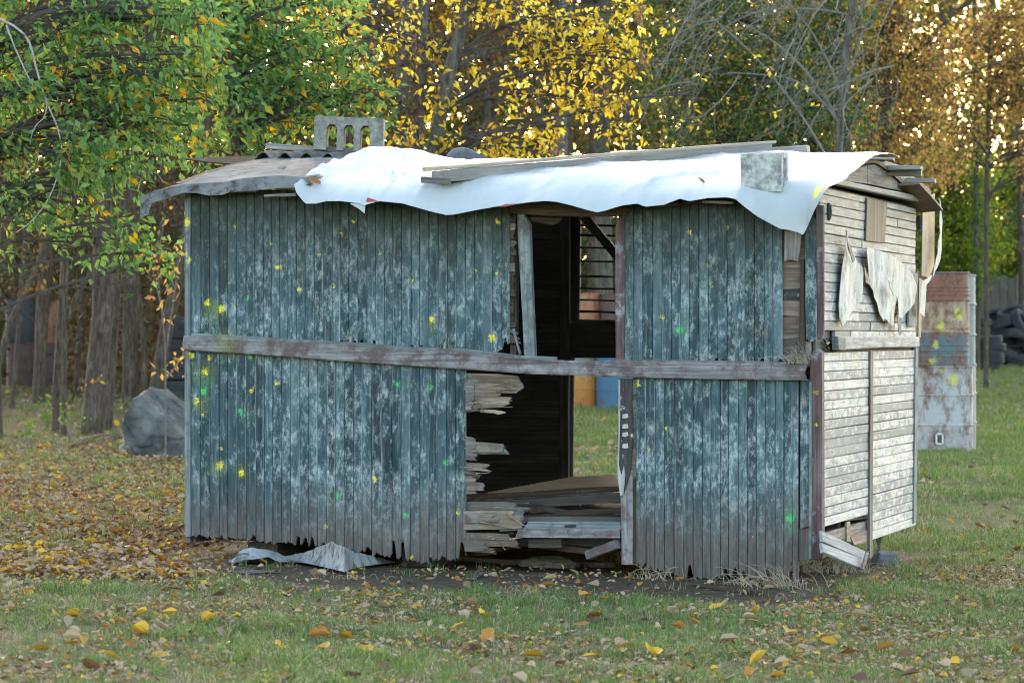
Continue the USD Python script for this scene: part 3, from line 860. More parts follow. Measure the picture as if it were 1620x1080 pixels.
for (x0, x1, y0, y1, v, mt, te) in (
    (736, 826, 590, 604, 0.012, 'rotwood', 0), (742, 828, 605, 622, 0.003, 'rot', 0), (738, 792, 619, 632, 0.008, 'rot', 1), (744, 812, 629, 646, 0.010, 'rot', 3), (736, 764, 640, 652, 0.016, 'rotwood', 2),
    (760, 800, 647, 652, 0.02, 'tan', 0), (736, 752, 604, 650, -0.004, 'gable', 4), (737, 797, 698, 714, 0.003, 'rotwood', 1), (740, 806, 710, 719, 0.016, 'greyblue', 0), (736, 755, 690, 727, 0.0, 'gable', 4),
    (736, 777, 731, 744, 0.008, 'rotwood', 2), (736, 760, 743, 754, 0.0, 'brown', 2), (736, 754, 752, 782, 0.002, 'gable', 4), (738, 766, 763, 776, -0.004, 'rotwood', 1),
    (734, 838, 793, 808, 0.03, 'gable', 2), (733, 828, 808, 838, -0.006, 'rot', 2), (735, 790, 812, 828, -0.018, 'rotwood', 1), (790, 840, 806, 840, 0.004, 'greyblue', 3), (733, 822, 842, 862, -0.002, 'rotwood', 2), (735, 772, 858, 872, -0.012, 'gable', 2), (745, 785, 864, 873, 0.006, 'rotwood', 1)):
    frayed(x0, x1, y0, y1, v, mt, teeth=te, sl=R.uniform(-3.0, 4.0))
for (x0, y0, x1, y1) in ((752, 628, 766, 652), (742, 604, 762, 612), (800, 812, 838, 836), (780, 846, 800, 870), (760, 826, 815, 836), (745, 800, 835, 808)):
    beam(SHED, 'splinter', front(x0, y0, -0.02), front(x1, y1, -0.014), 0.012, 0.006, 'rot', taper=0.3)

RS = np.random.default_rng(71)
for (xa, xb, ya, yb_, n_) in ((745, 818, 596, 650, 12), (742, 795, 699, 716, 5), (740, 768, 732, 776, 7), (740, 826, 796, 868, 14)):
    for _ in range(n_):
        x, y = RS.uniform(xa, xb), RS.uniform(ya, yb_)
        beam(SHED, 'splinter', front(x - RS.uniform(6, 18), y, 0.0), front(x + RS.uniform(4, 14), y + RS.normal(0, 4), RS.uniform(-0.03, 0.02)), RS.uniform(0.003, 0.008), RS.uniform(0.002, 0.006), ['rot', 'rotwood', 'tan'][RS.integers(0, 3)], taper=0.15, cham=0.001, jit=0.0006)

# sill, floor and what lies on it
FZ = 0.21
a, b = front(800, 830, 0.01), front(982, 830, 0.01)
poly3(SHED, 'door_sill', [front(820, 837, -0.01), front(980, 837, -0.01), front(980, 851, -0.01), (front(815, 850, -0.01))], 0.04, 'grey', axis=(1, 0, 0), tone=0.0)
poly3(SHED, 'door_sill', [front(836, 824, 0.02), front(982, 824, 0.02), front(982, 837, -0.005), front(826, 837, -0.005)], 0.03, 'greyblue', axis=(1, 0, 0), tone=0.6)
beam(SHED, 'sill_plate', front(893, 832, 0.0), front(911, 832, 0.0), 0.006, 0.012, 'blackmetal')
nfl = 14
for k in range(nfl):                                   # floor boards run along the hut
    v0 = 0.06 + k * 0.235
    beam(SHED, 'floor_board', (0.05 + R.uniform(0, .03), v0 + 0.115, FZ - 0.015 + R.normal(0, 0.004)), (WID - 0.05, v0 + 0.115, FZ - 0.015 + R.normal(0, 0.004)), 0.226, 0.03, 'floor')
for v in (0.3, 1.2, 2.2, 3.1):
    beam(SHED, 'floor_joist', (0.1, v, 0.12), (WID - 0.1, v, 0.10), 0.09, 0.13, 'dark')
for u in (0.35, 1.2, 2.9):
    beam(SHED, 'foundation_log', (u, 0.25, -0.04), (u, 3.1, -0.04), 0.16, 0.17, 'dark')


def floor_beam(name, pa, pb, w, h, mat, **kw):
    beam(SHED, name, front(*pa), front(*pb), w, h, mat, **kw)


# big tan board lying tilted on the debris, then the dark boards under it
poly3(SHED, 'loose_board', [front(768, 778, 0.9), front(800, 772, 1.05), front(905, 755, 1.5), front(990, 749, 1.6), front(990, 766, 1.2), front(950, 773, 1.05), front(905, 777, 0.95), front(866, 785, 0.85), front(845, 779, 0.9)],
      0.03, 'tan', toward=(0, -0.2, 1), axis=(1, 0, 0), tone=0.0, bevel=0.006)
floor_beam('loose_board', (745, 786, 0.75), (990, 772, 0.75), 0.10, 0.028, 'brown')
floor_beam('loose_board', (790, 798, 0.6), (990, 786, 0.6), 0.11, 0.05, 'floor', tone=0.3)
floor_beam('loose_board', (835, 800, 0.5), (905, 812, 0.45), 0.05, 0.03, 'floor')
floor_beam('loose_board', (880, 812, 0.4), (990, 806, 0.4), 0.10, 0.03, 'brown')
floor_beam('loose_board', (735, 792, 0.42), (850, 806, 0.3), 0.12, 0.03, 'brown')
floor_beam('loose_board', (930, 878, 0.06), (978, 860, 0.0), 0.05, 0.045, 'grey')
floor_beam('loose_board', (840, 858, 0.35), (960, 874, 0.15), 0.10, 0.03, 'brown')
beam(SHED, 'joist_end', front(838, 858, 0.12), front(890, 858, 0.12), 0.06, 0.05, 'dark')

# right-hand gap between the upper planks and the corner
fslab('patch_board', [(1241, 366), (1268, 362), (1266, 392), (1262, 414), (1252, 411), (1240, 414)], -0.006, 0.015, 'gable', tone=0.0, bevel=0.003)
for (y0, y1, mt) in ((330, 420, 'rough'), (412, 428, 'rotwood'), (427, 442, 'rough'), (440, 459, 'rot'), (457, 476, 'jamb'), (475, 500, 'rough'), (501, 522, 'rough'), (519, 536, 'rotwood'), (534, 578, 'dark')):
    fslab('cross_board', [(1236, y0), (1276, y0 + R.uniform(-2, 2)), (1276, y1 + R.uniform(-3, 2)), (1236, y1 + R.uniform(-2, 3))], 0.025 + R.uniform(0, 0.01), 0.02, mt, axis=(1, 0, 0), bevel=0.003)
fslab('upright_strip', [(1266, 410), (1272, 410), (1274, 560), (1264, 560)], 0.004, 0.02, 'brown')
fslab('upright_strip', [(1262, 540), (1282, 540), (1284, 580), (1268, 580)], 0.010, 0.03, 'rot')
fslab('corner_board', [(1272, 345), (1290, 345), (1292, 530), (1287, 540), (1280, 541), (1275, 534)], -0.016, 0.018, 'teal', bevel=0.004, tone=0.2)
fslab('corner_board', [(1290, 325), (1303, 325), (1303, 535), (1293, 537)], -0.004, 0.03, 'post', bevel=0.003, tone=0.0)
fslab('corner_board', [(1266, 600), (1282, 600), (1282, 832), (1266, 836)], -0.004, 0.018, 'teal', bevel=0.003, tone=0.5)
fslab('foot_board', [(1264, 836), (1281, 830), (1281, 886), (1262, 886)], 0.02, 0.02, 'gable')
fslab('corner_post', [(1281, 562), (1287, 554), (1293, 552), (1300, 558), (1301, 884), (1280, 886)], -0.020, 0.075, 'post', bevel=0.006, tone=0.1)
fslab('post_edge', [(1280, 604), (1284, 604), (1284, 884), (1279, 884)], -0.026, 0.012, 'greyblue', bevel=0.002, tone=0.0)

# left end wall, back wall with its window and doorway, right inner lining
for k in range(3):
    z0 = 0.05 + k * 0.62 - (0.0 if k else 0.0)
    poly3(SHED, 'end_wall', [(0.0, 0.03, z0), (0.0, DEP, z0), (0.0, DEP, z0 + 0.615), (0.0, 0.03, z0 + 0.615)], 0.02, 'greyblue', toward=(-1, 0, 0), axis=(0, 1, 0))
    poly3(SHED, 'lining', [(0.04, 0.06, z0), (0.04, DEP - 0.02, z0), (0.04, DEP - 0.02, z0 + 0.615), (0.04, 0.06, z0 + 0.615)], 0.012, 'dark', toward=(1, 0, 0), axis=(0, 1, 0))
VB = DEP - 0.03
bp = lambda x, y: front(x, y, VB)
u_l, u_win0, u_win1, u_end = 0.06, bp(911, 450)[0], bp(1022, 450)[0], WID - 0.04
u_door0 = bp(905, 650)[0]
z_wt, z_wb, z_dt = bp(900, 338)[2], bp(900, 508)[2], bp(900, 556)[2]
rows = np.arange(FZ, 1.93, 0.072)
for z in rows:
    zt = min(z + 0.0705, 1.93)
    zm = 0.5 * (z + zt)
    if z_wb < zm < z_wt:
        spans = ((u_l, u_win0), (u_win1, u_end))
    elif zm < z_dt - 0.02:
        spans = ((u_l, u_door0), (u_win1, u_end))
    else:
        spans = ((u_l, u_end),)
    for s0, s1 in spans:
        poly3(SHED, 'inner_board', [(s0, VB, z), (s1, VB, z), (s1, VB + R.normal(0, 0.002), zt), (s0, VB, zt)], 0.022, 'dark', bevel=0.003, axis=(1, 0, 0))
beam(SHED, 'window_frame', bp(913, 342), bp(911, 509), 0.05, 0.03, 'gable', up=(0, 1, 0))
beam(SHED, 'window_frame', bp(909, 508), bp(1022, 510), 0.05, 0.02, 'gable')
beam(SHED, 'door_frame', bp(906, 560) + [0, -0.02, 0], bp(904, 800) + [0, -0.02, 0], 0.03, 0.018, 'rot', up=(0, 1, 0))
beam(SHED, 'wall_post', bp(898, 340) + [0, -0.05, 0], bp(896, 800) + [0, -0.05, 0], 0.06, 0.05, 'dark', up=(0, 1, 0))
for y in (357, 373, 391, 413, 437, 456, 475, 494):
    beam(SHED, 'window_bar', bp(912, y - 0.5 + R.normal(0, 0.6)), bp(1022, y + 2 + R.normal(0, 1.0)), 0.012, 0.012, 'blackmetal')
beam(SHED, 'brace', front(924, 342, 3.0), front(996, 428, 3.0), 0.05, 0.055, 'dark', up=(0, 1, 0))
beam(SHED, 'brace', front(926, 355, 3.1), front(948, 377, 3.1), 0.02, 0.02, 'dark', up=(0, 1, 0))
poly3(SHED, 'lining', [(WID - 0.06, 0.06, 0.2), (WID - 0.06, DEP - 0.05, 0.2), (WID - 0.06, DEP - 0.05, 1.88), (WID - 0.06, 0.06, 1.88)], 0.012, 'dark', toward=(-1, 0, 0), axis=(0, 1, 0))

# white horizontal boards of the right side wall
def sv(px):
    return side(px, 545)[1]


def sboard(v0, v1, z0, z1, off=0.0, mat='white', th=0.018, name='side_board', tone=None, rag=0.0):
    j = lambda: R.normal(0, 0.0008)
    poly3(SHED, name, [(WID + off + j(), v0, z0 + j() + rag * R.uniform()), (WID + off + j(), v1, z0 + j() + rag * R.uniform()), (WID + off + j(), v1, z1 + j()), (WID + off + j(), v0, z1 + j())], th, mat,
          bevel=0.003, toward=(1, 0, 0), axis=(0, 1, 0), tone=tone)


v_a, v_m, v_e = 0.012, sv(1380), sv(1449)
pitch = 0.0492
z = 1.115
k = 0
while z < 1.88:
    z1 = min(z + pitch - 0.003, 1.885)
    cuts = [v_a]
    c = sv([1345, 1380, 1362, 1380][k % 4] + R.uniform(-3, 3))
    cuts.append(c)
    if k % 3 == 1:
        cuts.append(sv(1422 + R.uniform(-6, 6)))
    cuts.append(v_e)
    for s0, s1 in zip(cuts[:-1], cuts[1:]):
        a0 = s0
        if k == 0 and s0 == v_a:
            a0 = sv(1322)
        sboard(a0, s1 - 0.006, z, z1, off=R.normal(0, 0.0015))
    z += pitch; k += 1
z = 1.055 - pitch
k = 0
while z > -0.03:
    if z > 0.13:
        sboard(v_a + 0.01, v_m - 0.012, z, z + pitch - 0.003, off=R.normal(0, 0.0015))
    if z > 0.0:
        sboard(v_m + 0.014, v_e, z, z + pitch - 0.003, off=R.normal(0, 0.0015))
    z -= pitch; k += 1
poly3(SHED, 'lining', [(WID - 0.03, 0.05, 0.19), (WID - 0.03, DEP, 0.08), (WID - 0.03, DEP, 1.9), (WID - 0.03, 0.05, 1.9)], 0.015, 'dark', toward=(1, 0, 0), axis=(0, 1, 0))
S = lambda x, y, o=0.0: side(x, y, o)
spoly = lambda name, pix, off, th, mat, **kw: poly3(SHED, name, [S(x, y, off) for x, y in pix], th, mat, toward=(1, 0, 0), axis=kw.pop('axis', (0, 1, 0)), **kw)
spoly('side_rail', [(1330, 533), (1394, 531), (1455, 533), (1455, 549), (1394, 550), (1332, 554)], 0.020, 0.03, 'whitegrey', tone=0.2, bevel=0.006)
spoly('rail_end', [(1326, 532), (1338, 533), (1338, 555), (1327, 553)], 0.036, 0.034, 'greyblue', bevel=0.004, tone=0.7)
for k in range(9):
    x, y = R.uniform(1303, 1320), R.uniform(535, 552)
    spoly('splinter', [(x, y), (x + R.uniform(4, 10), y + R.uniform(-3, 3)), (x + R.uniform(3, 9), y + R.uniform(3, 6))], -0.008 + R.uniform(0, 0.01), 0.01, 'brown' if R.uniform() < 0.7 else 'tan')
spoly('batten', [(1377.5, 555), (1382, 555), (1380.5, 880), (1376, 884)], 0.012, 0.014, 'rustpanel', axis=(0, 0, 1), tone=0.0)
spoly('batten', [(1301.5, 556), (1304, 556), (1304, 845), (1301.5, 845)], 0.008, 0.012, 'greyblue', axis=(0, 0, 1))
spoly('batten', [(1449, 548), (1453, 548), (1450, 826), (1446, 828)], 0.010, 0.014, 'greyblue', axis=(0, 0, 1), tone=0.4)
spoly('top_trim', [(1320, 283), (1345, 287), (1400, 299), (1440, 307), (1474, 315), (1474, 323), (1440, 316), (1400, 308), (1345, 296), (1318, 290)], 0.045, 0.045, 'topgrey', bevel=0.005, tone=0.0)
for (p, t) in (([(1322, 284), (1346, 268), (1372, 262), (1372, 291)], 0.3), ([(1373, 262), (1400, 254), (1424, 262), (1424, 302), (1373, 291)], 0.1), ([(1425, 262), (1472, 300), (1474, 314), (1425, 303)], 0.5)):
    spoly('gable_board', p, 0.004, 0.015, 'gable', tone=t)
spoly('patch_panel', [(1372, 313), (1404, 320), (1400, 385), (1370, 381)], 0.012, 0.008, 'rustpanel', axis=(0, 0, 1))
spoly('blue_strip', [(1439, 432), (1453, 432), (1450, 517), (1438, 516)], 0.016, 0.012, 'greyblue', axis=(0, 0, 1), tone=0.0)
spoly('corner_flashing', [(1460, 318), (1479, 306), (1478, 420), (1470, 440), (1458, 436)], 0.012, 0.006, 'purpletin', axis=(0, 0, 1))
spoly('corner_flashing', [(1454, 440), (1460, 442), (1457, 534), (1453, 534)], 0.010, 0.006, 'purpletin', axis=(0, 0, 1))
# ring vents
for (x, y, r) in ((1312, 335, 0.036), (1456, 352, 0.034)):
    c = S(x, y, 0.008)
    th = np.linspace(0, 2 * np.pi, 25)[:-1]
    ring = [(0.55, -.02), (0.6, 0.003), (0.8, 0.008), (1.0, 0.002), (1.02, -0.02)]
    Vr, Fr = revolve([(q * r, h) for q, h in ring], 24)
    Vr = np.stack([Vr[:, 2], Vr[:, 0], Vr[:, 1] * 1.25], -1) + c
    ring_p = put(SHED, 'vent_ring', Vr, Fr, 'rubber', smooth=40)
    Vd, Fd = revolve([(0.001, 0), (r * 0.58, 0)], 20)
    put(ring_p, 'vent_hole', np.stack([Vd[:, 2] - 0.012, Vd[:, 0], Vd[:, 1] * 1.25], -1) + c, Fd, 'blackmetal')


# torn felt hanging on the side wall
def felt(pix, off, amp, seed, name='torn_felt', mat='paper', step=0.035, thick=0.003):
    loc = np.array([S(x, y, off) for x, y in pix])
    q = loc[:, 1:]
    def disp(x, y):
        p = np.stack([x * 5, y * 3, x * 0 + seed], -1)
        return (meshkit.fbm(p, 3, seed) - 0.35) * amp + amp * 0.4
    fm = lambda x, y, h: np.stack([WID + off + h, x, y], -1)
    V, F = patch_mesh(q, step, thick, disp, fm)
    return put(SHED, name, V, F, mat, wc=V, tone=0.3, smooth=40)


zp = lambda pts: [(1200 + x / 3.6, 230 + y / 3.6) for x, y in pts]
felt(zp([(485, 482), (497, 560), (522, 610), (545, 660), (582, 700), (578, 780), (570, 880), (545, 925), (510, 965), (482, 1000), (464, 1032), (452, 980), (449, 900), (456, 780), (460, 690), (472, 600), (478, 540)]), 0.016, 0.025, 3)
felt(zp([(590, 590), (610, 582), (650, 592), (700, 612), (760, 642), (800, 668), (830, 700), (862, 740), (885, 810), (872, 850), (868, 900), (835, 930), (800, 985), (776, 975), (772, 900), (766, 850), (758, 920), (752, 985), (745, 1028), (722, 1010), (705, 985), (700, 1000), (680, 960), (665, 905), (645, 850), (622, 800), (612, 730), (600, 660)]), 0.018, 0.035, 9)
felt(zp([(735, 770), (760, 790), (782, 868), (760, 850), (745, 815)]), 0.075, 0.015, 5)
felt(zp([(590, 680), (605, 720), (632, 770), (625, 795), (600, 780)]), 0.03, 0.02, 6, mat='rustpanel')
felt(zp([(770, 960), (800, 990), (800, 1075), (790, 1078), (775, 1020)]), 0.03, 0.03, 12, mat='greyblue')
felt(zp([(925, 770), (950, 760), (975, 735), (980, 745), (945, 800), (942, 890), (938, 975), (905, 950), (910, 860)]), 0.05, 0.020, 8)
felt(zp([(995, 300), (1010, 420), (1018, 520), (1010, 620), (985, 700), (960, 755), (972, 690), (990, 600), (1000, 500), (998, 400)]), 0.02, 0.06, 14, name='torn_plastic', mat='paper')
for (x, y) in ((1322, 372), (1326, 396)):
    pass
felt(zp([(480, 480), (492, 485), (500, 540), (520, 580), (540, 650), (530, 668), (505, 590), (488, 540)]), 0.05, 0.02, 21, mat='gable')

# bottom corner of the side wall: fallen boards and the rough frame behind
spoly('frame_board', [(1306, 842), (1378, 822), (1378, 838), (1306, 862)], -0.012, 0.03, 'gable', tone=0.2)
spoly('frame_board', [(1340, 826), (1345, 824), (1347, 858), (1340, 856)], -0.004, 0.012, 'rot')
spoly('frame_board', [(1345, 848), (1378, 836), (1380, 856), (1352, 862)], -0.002, 0.02, 'rough', tone=0.0)
poly3(SHED, 'fallen_board', [S(1301, 838, 0.05), S(1373, 874, 0.16), S(1371, 886, 0.17), S(1301, 856, 0.06)], 0.016, 'whitegrey', toward=(1, -0.3, 0.3), axis=(0, 1, -0.2), tone=0.9, bevel=0.003)
poly3(SHED, 'fallen_board', [S(1301, 857, 0.06), S(1371, 887, 0.17), S(1366, 899, 0.18), S(1301, 873, 0.07)], 0.016, 'whitegrey', toward=(1, -0.3, 0.3), axis=(0, 1, -0.2), tone=0.5, bevel=0.003)
spoly('end_strip', [(1372, 872), (1375, 874), (1367, 901), (1364, 899)], 0.19, 0.01, 'grey')

# roof: board decks on both slopes, eave boards, ends of loose boards at the gable
for (va, vb, nb) in ((0.02, 1.70, 9), (1.70, 3.50, 9)):
    for k in range(nb):
        v0 = va + (vb - va) * k / nb; v1 = va + (vb - va) * (k + 1) / nb - 0.006
        us = np.linspace(-0.06, WID + 0.02, 7)
        P = np.array([[(u, v, float(roof_z(u, v)) - 0.006) for v in (v0, v1)] for u in us])
        V, F = grid_solid(P[:, ::-1], -0.02)
        V = V.copy()
        put(SHED, 'roof_board', V, F, 'brown', wc=V + R.uniform(0, 30, 3), tone=R.uniform())
for (x0, y0, x1, y1, v) in ((366, 303, 408, 302, -0.10), (420, 310, 470, 308, -0.09), (1040, 327, 1075, 322, -0.10), (1112, 319, 1160, 321, -0.11), (1030, 324, 1165, 316, -0.06), (800, 322, 1000, 322, -0.05)):
    beam(SHED, 'eave_board', front(x0, y0, v), front(x1, y1, v), 0.05, 0.014, 'topgrey' if x0 > 1100 or x0 == 420 else 'brown')


def over_gable(x1, y1, u1, u0, w, h, mat, tone=0.2):
    vs = np.linspace(0.2, 3.6, 400)
    e = [(abs((L0[0] + u1 * U2[0] + v * V2[0]) / (L0[1] + u1 * U2[1] + v * V2[1]) * FPX + CX - x1), v) for v in vs]
    v = min(e)[1]
    d = L0[1] + u1 * U2[1] + v * V2[1]
    zz = EYE + (HY - y1) * d / FPX
    beam(SHED, 'protruding_board', (u1, v, zz), (u0, v - 0.02, zz + 0.005), w, h, mat, tone=tone)


over_gable(1458, 266, WID + 0.20, WID - 0.35, 0.12, 0.022, 'topgrey', 0.0)
over_gable(1458, 274, WID + 0.19, WID - 0.25, 0.07, 0.035, 'topgrey', 0.1)
over_gable(1480, 286, WID + 0.17, WID - 0.30, 0.10, 0.024, 'topgrey', 0.3)
over_gable(1414, 252, WID + 0.06, WID - 0.20, 0.12, 0.016, 'topgrey', 0.0)
us = np.linspace(WID - 0.2, WID + 0.13, 4)
P = np.array([[(u, v, float(roof_z(u, v)) - 0.03 + 0.01 * math.sin(u * 9)) for v in (3.56, 3.3, 3.0, 2.6)] for u in us])
V, F = grid_solid(P, -0.012)
put(SHED, 'roof_board', V, F, 'rough', wc=V, tone=0.3)

# bent grey tin over the left end, hanging past the wall
X = np.linspace(222, 492, 46)
yf = ip(X, [222, 245, 270, 295, 320, 345, 365, 400, 440, 492], [311, 303, 296, 291, 290, 289, 285, 281, 278, 281])
yb = ip(X, [222, 226, 237, 240, 265, 290, 310, 330, 350, 365, 400, 440, 492], [343, 342, 339, 321, 314, 304, 305, 310, 309, 304, 301, 297, 298])
rowsP = []
for x, f, b in zip(X, yf, yb):
    pf, pb = front(x, f, -0.11), front(x, b, -0.125)
    u = pf[0]
    sag = 0.10 * max(0.0, -u / 0.23) ** 1.3
    top = np.array([u + 0.02, 1.60, float(roof_z(u, 1.6)) + 0.012 - sag])
    col = [top + (pf - top) * t + np.array([0, 0, 0.022 * math.sin(math.pi * t) * (1 if u > 0 else 0.3)]) for t in np.linspace(0, 1, 14)]
    col += [pf + (pb - pf) * t for t in (0.12, 0.4, 0.7, 1.0)]
    rowsP.append(col)
P = np.array(rowsP)
nz = meshkit.fbm(np.stack([P[..., 0] * 7, P[..., 1] * 5, P[..., 2] * 9], -1), 3, 2) - 0.5
P[..., 2] += nz * 0.022
P[..., 1] += nz * 0.02
V, F = grid_solid(P, -0.002)
put(SHED, 'tin_sheet', V, F, 'tin', smooth=35)

# ------------------------------------------------------------------ on the roof
P = []
for (n_, f_) in (((292, 253, 1.15), (288, 252, 1.7)), ((330, 258, 1.05), (330, 250, 1.72)), ((380, 262, 1.0), (395, 248.5, 1.75)), ((450, 264, 1.0), (470, 249, 1.8)), ((545, 266, 1.0), (590, 252, 1.8))):
    a, b = front(*n_), front(*f_)
    P.append([a + (b - a) * t for t in np.linspace(0, 1, 4)])
V, F = grid_solid(np.array(P)[:, ::-1], 0.006)
put('/World', 'felt_sheet', to_world(V), F, 'tar', label='flat black roofing felt sheet jutting left over the roof ridge under the corrugated sheet', cat='roofing felt')

X = np.linspace(402, 574, 70)
P = []
for x in X:
    h = 0.022 * math.sin((x - 441.5) / 34.2 * 2 * math.pi)
    a = front(x, 247.5 + (x - 402) * 0.018, 1.3)
    P.append([a + np.array([0, t * 0.62, t * 0.045 + h]) for t in np.linspace(0, 1, 5)])
V, F = grid_solid(np.array(P)[:, ::-1], 0.007)
put('/World', 'corrugated_sheet', to_world(V), F, 'asbestos', smooth=50, label='short grey corrugated cement sheet lying on the hut roof under the cinder block', cat='corrugated sheet')
a, b = to_world(front(426, 232, 1.75)), to_world(front(585, 241, 1.75))
beam('/World', 'weathered_board', a, b, 0.14, 0.03, 'topgrey', label='grey weathered board lying on the corrugated sheet, under the upright cinder block', cat='board')

import manifold3d as mf


def cinder(mat_xf, holes, notch_end=False):
    """block 0.39 long (x), 0.19 deep (y), 0.19 high (z), base at z 0"""
    m = mf.Manifold.cube([0.39, 0.19, 0.19], False).translate([-0.195, -0.095, 0])
    cut = mf.Manifold()
    for (x0, x1, z0, z1) in holes:
        c = mf.CrossSection([np.array([(x0, z0), (x1, z0), (x1, z1 - 0.02), (x1 - 0.014, z1), (x0 + 0.014, z1), (x0, z1 - 0.02)])])
        cut = cut + mf.Manifold.extrude(c, 0.3).rotate([90, 0, 0]).translate([0, 0.15, 0])
    m = m - cut
    if notch_end:
        m = m - mf.Manifold.cube([0.08, 0.08, 0.12], False).translate([0.135, -0.03, 0.045])
        m = m - mf.Manifold.cube([0.05, 0.09, 0.4], False).translate([-0.215, -0.045, -0.1])
    m = m.refine_to_length(0.016)
    q = m.to_mesh()
    V, F = np.array(q.vert_properties[:, :3]), np.array(q.tri_verts)
    nz = meshkit.fbm(V * 55, 3, 5)
    V = V * (1 + (nz[:, None] - 0.5) * 0.035)
    return V, F


def placed(V, loc, rx=0, ry=0, rz=0):
    T = trimesh.transformations.euler_matrix(math.radians(rx), math.radians(ry), math.radians(rz))[:3, :3]
    return V @ T.T + np.asarray(loc)


V, F = cinder(None, [(-0.125, -0.066, -0.01, 0.145), (-0.028, 0.03, -0.01, 0.145), (0.066, 0.122, -0.01, 0.145)])
c = to_world(front(552, 240, 1.72))
put('/World', 'cinder_block', placed(V, c, 0, 2.5, -1.0), F, 'blockdark', label='cinder block with three open cells standing on the roof at the left of the tarpaulin', cat='cinder block')
V, F = cinder(None, [], True)
V = V[:, [0, 1, 2]]
base = roof_at(1205, 303)
c = to_world(np.array([base[0], base[1] + 0.10, base[2] + 0.008]))
put('/World', 'cinder_block', placed(V * [0.53, 1.0, 1.0], c + np.array([0.0, 0.03, 0.0]), 5, 0, ROT - 1), F, 'block', label='dark speckled cinder block weighing down the tarpaulin near the right corner of the roof', cat='cinder block')


def rock(size, seed, flat=0.14, sub=3):
    m = trimesh.creation.icosphere(subdivisions=sub)
    r = np.random.default_rng(seed)
    V = np.array(m.vertices)
    for _ in range(14):                                  # facets
        n = r.normal(0, 1, 3); n /= np.linalg.norm(n)
        d = r.uniform(0.62, 0.9)
        h = V @ n
        V = V - np.maximum(h - d, 0)[:, None] * n
    V = V * (1 + (meshkit.fbm(V * 3, 4, seed)[:, None] - 0.5) * flat)
    return V * np.asarray(size), np.array(m.faces)


V, F = rock((0.14, 0.11, 0.085), 3)
c = to_world(front(744, 256, 1.95))
put('/World', 'rock', placed(V, c, 0, 8, 20), F, 'rock', smooth=30, label='rough grey rock sitting on the roof ridge behind the tarpaulin', cat='rock')

# tarpaulin
X = np.r_[np.linspace(463, 1319, 230)]
bx = [463, 466, 471, 484, 500, 515, 540, 572, 577, 583, 600, 640, 680, 706, 720, 760, 800, 830, 862, 880, 905, 925, 945, 958, 985, 1010, 1022, 1050, 1075, 1090, 1120, 1150, 1165, 1180, 1200, 1235, 1250, 1264, 1271, 1280, 1290, 1300, 1319]
by = [282, 290, 306, 322, 322, 318, 318, 322, 326, 323, 318, 322, 334, 340, 339, 331, 324, 321, 318, 319, 325, 331, 336, 333, 325, 322, 327, 324, 314, 318, 313, 312, 315, 328, 343, 362, 364, 368, 372, 352, 330, 312, 286]
yb = ip(X, bx, by)
rng = np.random.default_rng(11)
cols = []
for x, b in zip(X, yb):
    deep = float(np.clip((b - 336) / 22.0, 0, 1)) if x > 1160 else 0.0
    B = front(x, b, -0.225 + 0.10 * deep)
    u = B[0]
    E = np.array([u, -0.09, float(roof_z(u, -0.09)) + 0.010])
    left = max(0.0, 1 - (u - front(463, 300, -0.1)[0]) / 0.25)
    top = np.array([u, 1.95, float(roof_z(u, 1.95)) + 0.012])
    if B[2] > E[2] - 0.004:                              # edge lies back on the slope
        q = roof_at(x, b)
        E = np.array([u, q[1], float(roof_z(u, q[1])) + 0.012]); B = E + np.array([0, -0.012, -0.003])
    n1, n2 = 28, 15
    vt = max(0.30, E[1] + 0.02)
    T0 = np.array([u, vt, 0.0])
    col = [top + (T0 - top) * t for t in np.linspace(0, 1, n1)]
    for p in col:
        p[2] = float(roof_z(p[0], p[1])) + 0.012
    T0 = col[-1]
    if B[2] < E[2] - 0.02:                               # rolls over the eave and hangs
        K = np.array([u, -0.085 - 0.06 * deep, float(roof_z(u, -0.085)) + 0.040])
        K2 = 0.5 * (T0 + K)
        for t in np.linspace(0, 1, n2 + 1)[1:]:
            col.append((1 - t) ** 3 * T0 + 3 * (1 - t) ** 2 * t * K2 + 3 * (1 - t) * t * t * (K * 0.85 + B * 0.15) + t ** 3 * B)
    else:
        for t in np.linspace(0, 1, n2 + 1)[1:]:
            p = T0 + (B - T0) * t
            p[2] = max(p[2], float(roof_z(p[0], p[1])) + 0.010)
            col.append(p)
    cols.append(col)
P = np.array(cols)
q = np.stack([P[..., 0] * 2.3, P[..., 1] * 2.6, P[..., 0] * 0], -1)
w1 = meshkit.fbm(q, 3, 3)
ridged = 1 - np.abs(2 * meshkit.fbm(q * np.array([1.5, 0.8, 1]) + np.stack([w1 * 1.4, w1 * 0.6, 0 * w1], -1), 3, 21) - 1)
fold = np.clip(ridged - 0.86, 0, 1) * 0.06
bulge = 0.055 * np.exp(-((P[..., 0] - 0.83) / 0.16) ** 2 - ((P[..., 1] - 1.3) / 0.55) ** 2) + 0.025 * np.exp(-((P[..., 0] - 1.3) / 0.25) ** 2 - ((P[..., 1] - 1.25) / 0.3) ** 2)
edge = 0.030 * np.exp(-((P[..., 0] - P[0, 0, 0]) / 0.06) ** 2)
hang = np.zeros_like(w1); hang[:, -9:] = np.linspace(0.05, 1, 9)
w0_ = meshkit.noise(q * 0.8, 77)
fine_ = 1 - np.abs(2 * meshkit.fbm(q * np.array([4.2, 3.0, 1]) + np.stack([w0_, w1, 0 * w1], -1) * 2.0, 3, 31) - 1)
fold = fold + np.clip(fine_ - 0.88, 0, 1) * 0.03
